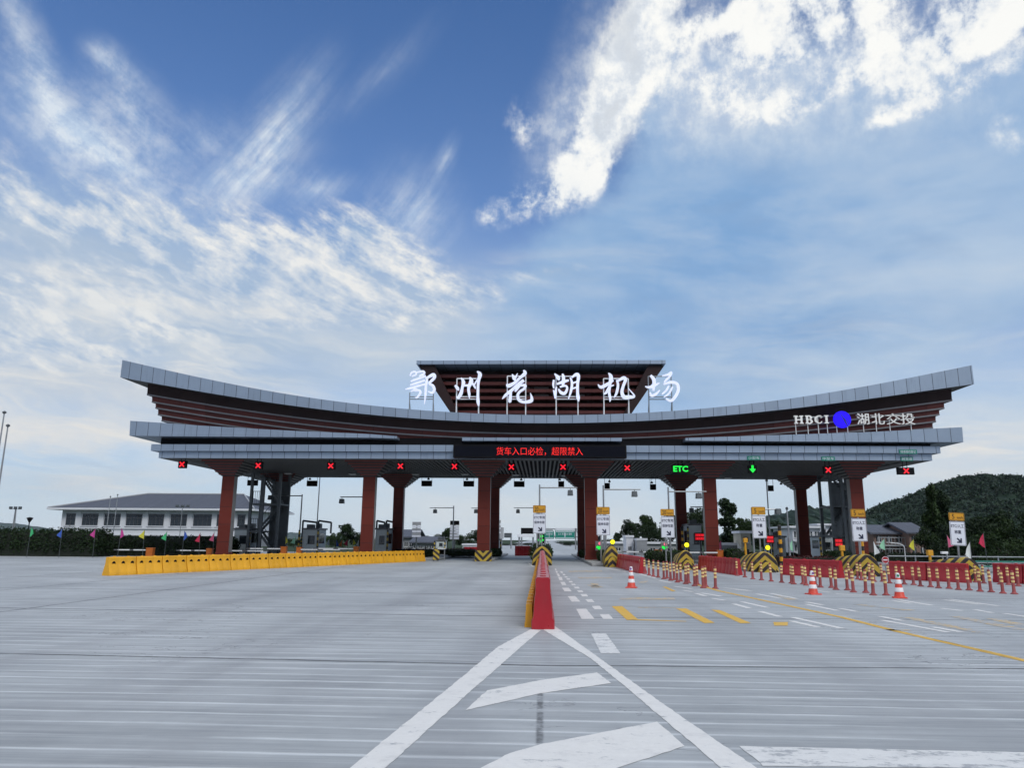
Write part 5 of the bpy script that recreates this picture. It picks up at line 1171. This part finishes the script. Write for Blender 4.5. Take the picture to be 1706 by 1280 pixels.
hedge('hedge', a.x, b.x, 63, 65, 0, 1.65, 24000, 'dark lower hedge behind the left boom gates', leaf=.085)
for x0_, x1_, Y_, yt_, lb_ in ((1455,1780,64,921,'long dark hedge behind the right guard rails'),(1238,1330,70,921,'dark hedge behind the fourth nose and lane sign')):
    a, b = at(x0_, yt_, Y_), at(x1_, yt_, Y_)
    hedge('hedge', a.x, b.x, Y_, Y_+2, 0, a.z, 14000, lb_, 'leaf', .08)
for x0, x1, Y, yt, lb in ((1001,1022,52,917,'green island hedge right of the fourth front column'),(1085,1110,52,918,'green island hedge left of the third lane sign'),(1112,1140,50,918,'green island hedge right of the third lane sign pole'),(744,800,66,917,'long low green hedge left of the chevron-based column'),(705,720,62,918,'short green hedge behind the striped end panel'),(886,920,51.5,907,'dark bush behind the middle striped nose'),(815,832,64,915,'dark shrub on the island behind the chevron-based column'),(967,985,62,917,'small dark shrub at the left of the fourth front column'),(1218,1240,54,915,'very dark bush left of the fourth nose'),(1395,1420,54,918,'dark bush under the right staircase')):
    a, b = at(x0, yt, Y), at(x1, yt, Y)
    hedge('island_hedge', a.x, b.x, Y, Y+3, .15, a.z, 3000, lb, 'leaf2', .06, 'hedge', 'hedges on the toll islands')
for x0, x1, Y, yt, lb in ((1308,1397,45,927,'dark red shrub bed behind the red barriers'),(655,718,68,914,'dark red shrub bed behind the yellow barrier end'),(720,790,70,914,'reddish shrub bed left of the chevron-based column'),(1195,1240,58,918,'dark shrub bed right of the fifth column')):
    a, b = at(x0, yt, Y), at(x1, yt, Y)
    hedge('shrub_bed', a.x, b.x, Y, Y+2.5, .1, a.z, 3500, lb, 'leaf_red', .06, 'shrubs', 'dark red shrub beds')

# ------------------------------------------------------------------ hills
def hill(name, prof, Y, depth, mk, bumps, seed):
    # ridge profile seen at distance Y, falling away to both sides
    pts = [at(x, y, Y) for x, y in prof]; xs = np.linspace(pts[0].x, pts[-1].x, 120)
    zs = np.interp(xs, [p.x for p in pts], [p.z for p in pts]); N = 26; V = []; rr = np.random.default_rng(seed)
    for j in range(N+1):
        v = j/N*2-1; k = max(0, 1-abs(v)**1.6)
        for i, x in enumerate(xs):
            V.append((x + rr.normal(0, bumps*.4), Y + v*depth + rr.normal(0, bumps*.4), max(-1, zs[i]*k + rr.normal(0, bumps)*(k > .02)) - .5))
    n = len(xs); mb = MB(); mb.add(V, [(j*n+i, j*n+i+1, (j+1)*n+i+1, (j+1)*n+i) for j in range(N) for i in range(n-1)])
    return mb.build(name, [mk], kind='structure', smooth=True), xs, zs
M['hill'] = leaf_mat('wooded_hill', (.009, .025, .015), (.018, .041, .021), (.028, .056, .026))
HP = [(1405,903),(1440,868),(1453,858),(1480,849),(1500,840),(1530,828),(1560,820),(1575,809),(1600,800.5),(1625,796),(1650,799),(1680,803),(1706,813),(1760,825),(1850,850),(1950,900)]
h1, hx, hz = hill('hill', HP, 520, 170, 'hill', .6, 3)
hill('hill', [(1200,900),(1262,868),(1290,857),(1320,853),(1345,848),(1372,846),(1395,852),(1420,866),(1460,900)], 420, 90, 'hill', .8, 5)
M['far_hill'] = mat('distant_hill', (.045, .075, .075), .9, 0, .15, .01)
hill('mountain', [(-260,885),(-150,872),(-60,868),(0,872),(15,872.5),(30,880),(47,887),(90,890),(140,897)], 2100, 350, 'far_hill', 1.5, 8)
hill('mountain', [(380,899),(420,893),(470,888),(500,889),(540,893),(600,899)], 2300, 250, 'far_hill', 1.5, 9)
# the hill's wood: one mass of crowns
n = 2600; bl = []; rr = np.random.default_rng(21)
for i in range(n):
    k = rr.uniform(0, 1); x = hx[0] + (hx[-1]-hx[0])*k; v = rr.uniform(-.97, .25); z = np.interp(x, hx, hz)*max(0, 1-abs(v)**1.6)
    r = rr.uniform(2.2, 4.6); bl.append((x, 520+v*170, z-.5+r*.1, r, r, r*.8))
o = leaves(bl, 100000, .95, 'wooded_hillside', 'hill'); o['kind'] = 'stuff'

# ------------------------------------------------------------------ buildings
M['roof_tile'] = panel('dark_grey_roof', (.085, .097, .125), .42, 0, .6, 0, .05, .06, (.05, .052, .06))
M['wall_white'] = mat('white_painted_wall', (.66, .69, .74), .65, 0, .05, .5, .12)
M['wall_dim'] = mat('shaded_grey_wall', (.24, .26, .28), .7, 0, .1, .6, .2)  # grey puts the shade of the ground floor into the wall colour
M['wall_brown'] = mat('brown_render', (.20, .13, .105), .75, 0, .12, .8, .25)
M['wall_beige'] = mat('beige_render', (.42, .40, .32), .75, 0, .1, .8, .25)
M['panel_grey'] = mat('grey_sheet_wall', (.34, .36, .38), .6, .2, .08, .8, .15)
YO = 128
def X(px, Y=YO): return at(px, 870, Y).x
def Z(py, px=250, Y=YO): return at(px, py, Y).z
ox0, ox1 = X(102), X(413); oc = (ox0+ox1)/2
t = thing('office_building', 'long two-storey white office building with dark hipped roof on the left', 'building', (oc, YO, 0)); DB = 18
def R_(px): return X(px) - oc
w0, w1 = ox0-oc, ox1-oc; zE = Z(852); z2 = Z(893)
mb = MB(); mb.box(w0, w1, 0, DB, z2, zE); wall = mb.build('upper_wall', ['wall_white'], t)
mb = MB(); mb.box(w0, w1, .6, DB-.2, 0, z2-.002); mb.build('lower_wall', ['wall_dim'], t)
mb = MB(); mb.box(w0-.15, w1+.15, -.22, 0.001, Z(882), Z(879.5)).box(w0-.15, w1+.15, -.16, .001, z2, z2+.22); mb.build('band_course', ['wall_white'], t)
e0, e1 = R_(84), R_(428); ov = 1.5
mb = MB(); mb.box(e0, e1, -ov, DB+ov, zE+.12, zE+.45).box(w0, w1, .05, DB-.05, zE+.001, zE+.119); mb.build('eaves', ['wall_white'], t)
zR = Z(828); r0, r1 = R_(195), R_(368)
mb = MB(); V = [(e0+.1,-ov+.1,zE+.45),(e1-.1,-ov+.1,zE+.45),(e1-.1,DB+ov-.1,zE+.45),(e0+.1,DB+ov-.1,zE+.45),(r0,DB/2,zR+1.0),(r1,DB/2,zR+1.0)]
mb.add(V, [(0,1,5,4),(2,3,4,5),(3,0,4),(1,2,5),(0,3,2,1)]); rf = mb.build('roof', ['roof_tile'], t)
mb = MB(); mb.tube((r0,DB/2,zR+1.03),(r1,DB/2,zR+1.03),.16,6)
for c_, e in ((V[0],V[4]),(V[1],V[5])): mb.tube((c_[0],c_[1],c_[2]+.05),(e[0],e[1],e[2]+.05),.13,6)
mb.build('ridge', ['panel_grey'], rf)
for x0, x1 in ((110,125.5),(137,163),(174,200.5),(210.5,236),(247.5,272.5),(284.5,311),(322.5,353),(360,384),(396,408)):
    z0, z1 = Z(876.5), Z(858); a, b = R_(x0), R_(x1)
    mb = MB(); mb.box(a, b, -.05, .01, z0, z1); wn = mb.build('window', ['glass'], t)
    mb = MB(); n = max(2, round((b-a)/.75))
    for i in range(n+1): q = a+(b-a)*i/n; mb.box(q-.022, q+.022, -.085, -.051, z0, z1)
    mb.box(a-.1, b+.1, -.1, -.02, z1, z1+.12).box(a, b, -.084, -.052, z0+(z1-z0)*.7-.03, z0+(z1-z0)*.7+.03); mb.build('frame', ['alu_trim'], wn)
    mb = MB(); mb.box(a-.2, b+.2, -.28, .0, z0-.16, z0-.003); mb.build('sill', ['wall_white'], wn)
for px_ in (130,168,205,242,278,316,357,390):
    q = R_(px_); mb = MB(); mb.box(q-.45, q+.45, -.12, -.001, Z(880), zE-.004); mb.build('pilaster', ['wall_white'], t)
for k in range(9):
    q = w0 + 2 + (w1-w0-4)*k/8; mb = MB(); mb.box(q-1.3, q+1.3, .5, .62, .9, 2.6); mb.build('lower_window', ['glass'], t)

def house(name, label, px0, px1, ytop, Y, depth, wall, roof, rows, cols, win=(.55,.5), gable=None, yr=None, balc=False, group=None, over=.5):
    a, b = at(px0, ytop, Y), at(px1, ytop, Y); w = b.x-a.x; h = a.z
    t = thing(name, label, 'building', ((a.x+b.x)/2, Y, 0), 0, group)
    mb = MB(); mb.box(-w/2, w/2, 0, depth, 0, h); mb.build('wall', [wall], t)
    fh = h/rows
    for r in range(rows):
        for c_ in range(cols):
            cw = w/cols; x = -w/2+cw*(c_+.5); z0 = fh*r + fh*.28
            mb = MB(); mb.box(x-cw*win[0]/2, x+cw*win[0]/2, -.04, .01, z0, z0+fh*win[1]); o = mb.build('window', ['glass'], t)
            mb = MB(); mb.box(x-.03, x+.03, -.07, -.041, z0, z0+fh*win[1]).box(x-cw*win[0]/2-.06, x+cw*win[0]/2+.06, -.1, 0, z0-.1, z0-.002); mb.build('frame', ['white'], o)
        if balc:
            mb = MB(); mb.box(-w/2-.1, w/2+.1, -1.1, -.002, fh*r-.12 if r else .02, fh*r+.04 if r else .1)
            for q in np.linspace(-w/2, w/2, int(w/.35)): mb.box(q-.02, q+.02, -1.08, -1.04, fh*r+.04, fh*r+.85)
            mb.box(-w/2, w/2, -1.1, -1.02, fh*r+.85, fh*r+.93); mb.build('balcony', ['panel_grey'], t)
    if roof == 'flat':
        mb = MB(); mb.box(-w/2-over, w/2+over, -over, depth+over, h, h+.25); mb.build('roof', ['wall_white'], t)
    else:
        zr = at(px0, yr, Y).z; mb = MB()
        e = over; V = [(-w/2-e,-e,h-.05),(w/2+e,-e,h-.05),(w/2+e,depth+e,h-.05),(-w/2-e,depth+e,h-.05),(-w/2-e,depth/2,zr),(w/2+e,depth/2,zr)]
        V += [(x, y, z+.18) for x, y, z in V]
        mb.add(V, [(0,1,5,4),(2,3,4,5),(6,10,11,7),(8,11,10,9),(0,6,7,1),(2,8,9,3),(0,4,10,6),(3,9,10,4),(1,7,11,5),(2,5,11,8)]); mb.build('roof', ['roof_tile'], t)
        mb = MB(); mb.add([(-w/2,.02,h),(-w/2,depth-.02,h),(-w/2,depth/2,zr-.12),(-w/2+.2,.02,h),(-w/2+.2,depth-.02,h),(-w/2+.2,depth/2,zr-.12)], [(0,1,2),(3,5,4),(0,3,4,1),(1,4,5,2),(2,5,3,0)])
        mb.add([(w/2,.02,h),(w/2,depth-.02,h),(w/2,depth/2,zr-.12),(w/2-.2,.02,h),(w/2-.2,depth-.02,h),(w/2-.2,depth/2,zr-.12)], [(0,2,1),(3,4,5),(0,1,4,3),(1,2,5,4),(2,0,3,5)]); mb.build('gable', [wall], t)
    return t
house('village_house', 'brown two-storey house with grey tiled roof and balconies on the right', 1455, 1522, 890, 92, 9, 'wall_brown', 'pitch', 2, 4, (.5,.55), yr=876, balc=True)
g_ = house('village_house', 'narrow brown house end with a pointed gable beside the balconies', 1514, 1541, 889, 90, 8, 'wall_brown', 'pitch', 2, 2, (.45,.5), yr=872); 
house('village_house', 'white flat-roofed two-storey house left of the right rear column', 1320, 1366, 880, 98, 8, 'wall_white', 'flat', 2, 4, (.6,.45), balc=True)
house('village_house', 'pale flat-roofed house behind the right staircase', 1366, 1402, 876, 104, 8, 'wall_white', 'flat', 2, 3, (.5,.45))
house('watch_hut', 'small beige two-storey hut left of the fourth lane sign', 1234, 1250, 889, 78, 3, 'wall_beige', 'flat', 2, 1, (.5,.4), over=.15)
house('shed', 'low grey shed with dull roof right of the fifth front column', 1201, 1233, 909, 80, 5, 'panel_grey', 'flat', 1, 4, (.6,.4), over=.3)
house('shed', 'long low pale shed behind the third lane sign', 1008, 1138, 906, 96, 5, 'panel_grey', 'flat', 1, 9, (.5,.3), over=.3)
house('cabin', 'white site cabin with a dark slanted mark near the second lamp', 1043, 1055, 896, 86, 3, 'wall_white', 'flat', 1, 1, (.4,.2), over=.08)
house('cabin', 'blue-grey blank cabin left of the third lane sign', 1061, 1078, 901, 84, 3, 'panel_grey', 'flat', 1, 1, (.2,.1), over=.05)
house('farm_building', 'grey farm building with sloping roof right of the second rear column', 664, 690, 896, 112, 8, 'panel_grey', 'pitch', 1, 3, (.55,.35), yr=884)
house('farm_building', 'long low grey building left of the small far booth', 688, 724, 905, 108, 8, 'panel_grey', 'pitch', 1, 4, (.5,.35), yr=896)
house('farm_building', 'low white building with a row of openings left of the chevron-based column', 771, 797, 909, 118, 6, 'wall_white', 'flat', 1, 5, (.6,.35), over=.15)

# ------------------------------------------------------------------ lane information boards, far gantry
def tier_board(px0, px1, y0, y1, Y, label, n=6, darktop=False):
    a, b = at(px0, y0, Y), at(px1, y1, Y); w, h = b.x-a.x, a.z-b.z
    t = thing('lane_board', label, 'display board', ((a.x+b.x)/2, Y, 0), 0, 'stacked lane boards')
    mb = MB(); mb.box(-.07,.07,.12,.26,0,a.z); mb.build('post', ['dksteel'], t)
    z = a.z
    for k in range(n):
        hh = h/n*(1.5 if k == 0 else .9); mb = MB(); mb.box(-w/2, w/2, 0, .1, z-hh+.05, z); mb.build('panel', ['black' if (k == 0 and darktop) else ('white_sign' if darktop or k % 2 else 'panel_grey')], t); z -= hh
tier_board(687,700.5,870,896,84,'grey stacked lane board right of the second rear column')
tier_board(750,764.5,868,900,82,'stacked lane board with black top beside the camera pole', 6, True)
tier_board(829,834,867,890,86,'narrow stacked lane board behind the chevron-based column')
def board(px0, px1, y0, y1, Y, mk, label, text=None, legs=True, posts=(0,)):
    a, b = at(px0, y0, Y), at(px1, y1, Y); w, h = b.x-a.x, a.z-b.z
    t = thing('road_board', label, 'road sign', ((a.x+b.x)/2, Y, 0), 0, 'boards of the far gantries')
    mb = MB(); mb.box(-w/2, w/2, 0, .18, b.z, a.z); mb.build('panel', [mk], t, bevel=.02)
    if mk == 'green_sign':
        mb = MB(); mb.box(-w/2+.12, w/2-.12, -.012, -.004, b.z+.12, b.z+.2).box(-w/2+.12, w/2-.12, -.012, -.004, a.z-.2, a.z-.12).box(-w*.02, w*.02, -.013, -.004, b.z+.3, a.z-.3)
        mb.build('border', ['white_sign'], t)
        if text: mb = MB(); mb.text(text, 0, -.02, b.z+h*.62, h*.26, w*.7, .004); mb.build('lettering', ['white_sign'], t)
    mb = MB()
    for q in posts: mb.tube((w*q, .4, 0), (w*q, .4, a.z), .13, 8)
    for q in (.25, .75): mb.box(-w/2, w/2, .19, .38, b.z+h*q-.05, b.z+h*q+.05)
    mb.build('support', ['steel'], t)
board(868,889,880,890,120,'black','wide black electronic board left of the middle lane sign', posts=(-.45,))
board(862,891,890.5,895.5,118,'wall_white','long white canopy edge below the black board', posts=(-.4,.4))
board(832,839,879,898,130,'panel_grey','tall pale board behind the chevron-based column')
board(840,852,888.5,896.5,135,'dksteel','dark green board left of the black board', posts=(.45,))
board(907,923,885,898.5,128,'green_sign','left green motorway board right of the middle lane sign','花湖机场 鄂州', posts=(-.45,))
board(925,957.5,885,898.5,128,'green_sign','right green motorway board left of the fourth column','武汉 黄石 G50 福银', posts=(.55,))
board(903,921,880.5,884.6,128.3,'panel_grey','grey strip above the left green motorway board', posts=(-.45,))
board(925,957.5,880,884.6,128.3,'wall_white','pale strip with emblem above the right green board', posts=(.55,))
p = at(965, 886, 128); q = at(902, 886, 128)
t = thing('sign_gantry', 'far grey lattice gantry carrying the green motorway boards', 'gantry', (p.x, 129.5, 0))
mb = MB(); mb.box(-.2,.2,-.2,.2,0,p.z+.6); mb.build('post', ['steel'], t)
mb = MB()
for z in (p.z-.9, p.z+.4): mb.box(q.x-p.x, 0, -.08, .08, z-.08, z+.08)
k = 14
for i in range(k): x0 = (q.x-p.x)*i/k; x1 = (q.x-p.x)*(i+1)/k; mb.tube((x0,0,p.z-.9),(x1,0,p.z+.4),.05,5)
mb.build('beam', ['steel'], t)
# far red barrier row across the left exit lane
A, B = gnd(858, 926.5), gnd(886, 926.5); n = 4
for i in range(n):
    o = place(rr0, A + (B-A)*((i+.5)/n), 0, 'red water barrier across the far lane behind the middle nose, %s from the left' % ORD[i]); L_ = (B-A).length/n; o.scale = (L_/1.56, 1, 1.25)
A, B = gnd(773, 924), gnd(797, 924)
for i in range(2): o = place(rr0, A + (B-A)*((i+.5)/2), 0, 'red water barrier left of the chevron-based column, %s from the left' % ORD[i]); o.scale = ((B-A).length/2/1.56, 1, 1)

# ------------------------------------------------------------------ far left lamps and flagpoles
def lampset(px, y0, Y, label):
    p = at(px, y0, Y); t = thing('high_mast_lamp', label, 'street lamp', (p.x, Y, 0))
    mb = MB(); mb.tube((0,0,0),(.0,0,p.z),.12,8,.07).tube((.35,0,0),(.12,0,p.z),.08,8,.05); mb.build('mast', ['steel'], t, smooth=True)
    for k in (-1,0,1):
        mb = MB(); mb.box(k*.72-.2, k*.72+.2, -.2, .1, p.z-.05, p.z+.32); mb.build('floodlight', ['dksteel'], t, bevel=.03)
    mb = MB(); mb.box(-.9,.9,-.04,.04,p.z-.1,p.z-.04); mb.build('crossbar', ['steel'], t)
lampset(26, 848, 110, 'pale mast with three floodlights on the far left')
p = at(50, 863, 76); t = thing('garden_lamp', 'black garden lamp with flared lantern above the hedge', 'street lamp', (p.x, 76, 0))
mb = MB(); mb.tube((0,0,0),(0,0,p.z-.5),.07,8,.05); mb.build('post', ['black'], t); 
mb = MB(); mb.lathe([(.06,-.5),(.1,-.42),(.30,-.06),(.32,-.02),(.05,.06)], 10, (0,0,p.z)); mb.build('lantern', ['black'], t)
mb = MB(); mb.lathe([(.05,-.44),(.24,-.10),(.24,-.07)], 10, (0,0,p.z)); mb.build('lantern_glass', ['white'], t)
for x0, yt, x1, y1, Y, lb in ((1.5,690,-3,905,46,'tall flagpole cut by the left edge'),(11,712,-8,905,46,'tall flagpole leaning beside the left edge')):
    a, b = at(x0, yt, Y), at(x1, y1, Y); t = thing('flagpole', lb, 'flagpole', (a.x-(a.x-b.x)*.2, Y, 0), 0, 'flagpoles at the left edge')
    mb = MB(); mb.tube((0,0,0),(.0,0,a.z),.07,8,.04); mb.build('pole', ['steel'], t, smooth=True); mb = MB(); mb.lathe([(.03,0),(.12,.07),(.12,.14),(.03,.2)], 10, (0,0,a.z)); mb.build('finial', ['dksteel'], t)
p = at(1485, 906, 60); t = thing('street_lamp', 'pale curved street lamp before the house balconies', 'street lamp', (at(1506,906,60).x, 60, 0))
h = p.z; mb = MB(); mb.path([(0,0,0),(0,0,h*.82),(-.12,0,h*.93),(-.4,0,h*1.0),(-.8,0,h*1.02)], .035, 7); mb.build('pole', ['white'], t, smooth=True); mb = MB(); mb.box(-1.05,-.75,-.07,.07,h*1.0,h*1.05); mb.build('lamp_head', ['white'], t, bevel=.02)
# round no-entry sign
g = gnd(1475, 962); p = at(1475, 933.5, g.y+4); t = thing('round_sign', 'small round red no-entry sign beside the fifth nose', 'road sign', (p.x, g.y+4, 0))
r = 5.8*(g.y+4)/1259; n = 24; mb = MB(); mb.prism([(r*cos(2*pi*i/n), p.z+r*sin(2*pi*i/n)) for i in range(n)], 0, .02); mb.build('disc', ['red'], t)
mb = MB(); mb.box(-r*.62, r*.62, -.005, -.001, p.z-r*.15, p.z+r*.15); 
n2 = 24; mb.add([(r*.95*cos(2*pi*i/n2), -.002, p.z+r*.95*sin(2*pi*i/n2)) for i in range(n2)] + [(r*.85*cos(2*pi*i/n2), -.002, p.z+r*.85*sin(2*pi*i/n2)) for i in range(n2)], [(i,(i+1)%n2,n2+(i+1)%n2,n2+i) for i in range(n2)]); mb.build('white_bar', ['white_sign'], t)
mb = MB(); mb.tube((0,.04,0),(0,.04,p.z-r*.5),.03,8); mb.build('post', ['steel'], t)
# guard rails on the right
for i, (a, b, Y0, zs) in enumerate((((1480,938),(1710,940),47,(.45,.8)),((1555,944),(1720,947),43,(.35,.62)))):
    p, q = at(a[0], 930, Y0), at(b[0], 930, Y0); t = thing('guard_rail', ('rear' if i == 0 else 'front') + ' pale horizontal guard rail on the right', 'guard rail', (p.x, Y0, 0), 0, 'guard rails on the right')
    for z in zs: mb = MB(); mb.tube((0,0,z),(q.x-p.x,0,z),.035,6); mb.build('rail', ['steel' if i == 0 else 'green_sign'], t)
    for k in range(6): x = (q.x-p.x)*k/5; mb = MB(); mb.tube((x,.05,0),(x,.05,zs[-1]+.05),.04,6); mb.build('post', ['steel'], t)
p = at(1565, 937, 42); t = thing('control_cabinet', 'small pale control cabinet left of the tilted lane sign', 'cabinet', (p.x, 42, 0)); mb = MB(); mb.box(-.3,.45,0,.4,0,p.z+.05); mb.build('body', ['booth'], t, bevel=.02); mb = MB(); mb.box(-.2,.35,-.012,-.002,.08,p.z-.06); mb.build('door', ['booth'], t, bevel=.004); mb = MB(); mb.box(-.34,.49,-.04,.44,p.z+.051,p.z+.09); mb.build('lid', ['alu_trim'], t)
p = at(1574, 921, 42.6); t = thing('camera_stand', 'white camera on a short post left of the tilted lane sign', 'camera', (p.x, 42.6, 0)); mb = MB(); mb.tube((.1,0,0),(.1,0,p.z-.1),.05,8); mb.build('post', ['steel'], t); mb = MB(); mb.box(-.2,.14,-.1,.1,p.z-.08,p.z+.05); mb.build('camera_body', ['white'], t, bevel=.02)
p = at(1428, 900, 47); t = thing('camera_stand', 'white camera on a post before the fifth lane sign', 'camera', (p.x, 47, 0)); mb = MB(); mb.tube((.1,0,0),(.1,0,p.z-.1),.05,8); mb.build('post', ['steel'], t); mb = MB(); mb.box(-.25,.18,-.1,.1,p.z-.08,p.z+.06); mb.build('camera_body', ['white'], t, bevel=.02)
# white fold-out stand beside the striped end panel
p = gnd(735, 935); a = at(735, 916, p.y); t = thing('metal_stand', 'small silver tube stand right of the striped end panel', 'stand', (p.x, p.y, 0))
mb = MB()
for x_ in (-.22, .22): mb.tube((x_,0,0),(x_,0,a.z),.022,6).tube((x_,.3,0),(x_,.3,a.z),.022,6)
for z in (.2, .45, a.z): mb.tube((-.22,0,z),(.22,0,z),.018,6)
mb.build('frame', ['steel'], t); mb = MB(); mb.box(-.3,.3,-.1,.4,a.z+.02,a.z+.08); mb.build('top', ['white'], t)

# ------------------------------------------------------------------ the car on the lower side road at the right
M['car_green'] = mat('mint_green_car_paint', (.14, .36, .29), .22, 0, .03, .5, .05)
M['tyre'] = mat('tyre_rubber', (.015, .015, .016), .8)
ca = at(1697, 940, 46); t = thing('parked_car', 'pale mint green car mostly cut by the right edge behind the barriers', 'car', (ca.x+1.9, 47, -.78))
def sect(x, zt_, zb_, w): return [(x,-w,zb_),(x,-w*1.0,zb_+(zt_-zb_)*.5),(x,-w*.86,zt_-.03),(x,-w*.6,zt_),(x,w*.6,zt_),(x,w*.86,zt_-.03),(x,w,zb_+(zt_-zb_)*.5),(x,w,zb_)]
mb = MB(); mb.loft([sect(-2.2,.62,.32,.70),sect(-2.0,.78,.24,.82),sect(-1.1,.92,.2,.88),sect(-.9,.96,.2,.88),sect(1.5,.98,.2,.88),sect(2.05,.95,.24,.84),sect(2.2,.7,.34,.74)], True); mb.build('body', ['car_green'], t, smooth=True)
mb = MB(); mb.loft([sect(-.98,.97,.9,.80),sect(-.25,1.44,.9,.68),sect(.9,1.46,.9,.68),sect(1.75,.99,.9,.78)], True); mb.build('cabin', ['glass'], t, smooth=True)
mb = MB(); mb.loft([sect(-.22,1.49,1.44,.66),sect(.3,1.53,1.44,.67),sect(.95,1.49,1.44,.66)], True); mb.build('roof', ['car_green'], t, smooth=True)
for x_ in (-1.35, 1.35):
    for sg in (-1, 1):
        mb = MB(); mb.tube((x_,sg*.62,.31),(x_,sg*.86,.31),.31,20); wh = mb.build('wheel', ['tyre'], t, smooth=True)
        mb = MB(); mb.tube((x_,sg*.84,.31),(x_,sg*.872,.31),.19,14); mb.build('rim', ['steel'], wh)
for sg in (-1, 1): mb = MB(); mb.box(-2.2,-2.0,sg*.58-.14,sg*.58+.14,.62,.74); mb.build('headlight', ['white'], t, bevel=.03)

# ------------------------------------------------------------------ the air: a thin even haze over the plain
hz_m = bpy.data.materials.new('thin_haze'); hz_m.use_nodes = True; _t = hz_m.node_tree; _t.nodes.clear()
_v = _t.nodes.new('ShaderNodeVolumePrincipled'); _v.inputs['Color'].default_value = (.86, .93, 1.0, 1); _v.inputs['Density'].default_value = .000045; _v.inputs['Anisotropy'].default_value = .2
_o = _t.nodes.new('ShaderNodeOutputMaterial'); _t.links.new(_v.outputs[0], _o.inputs['Volume']); M['haze'] = hz_m
mb = MB(); mb.box(-2600, 2600, -320, 2650, -2.2, 160); mb.build('haze', ['haze'], kind='stuff')
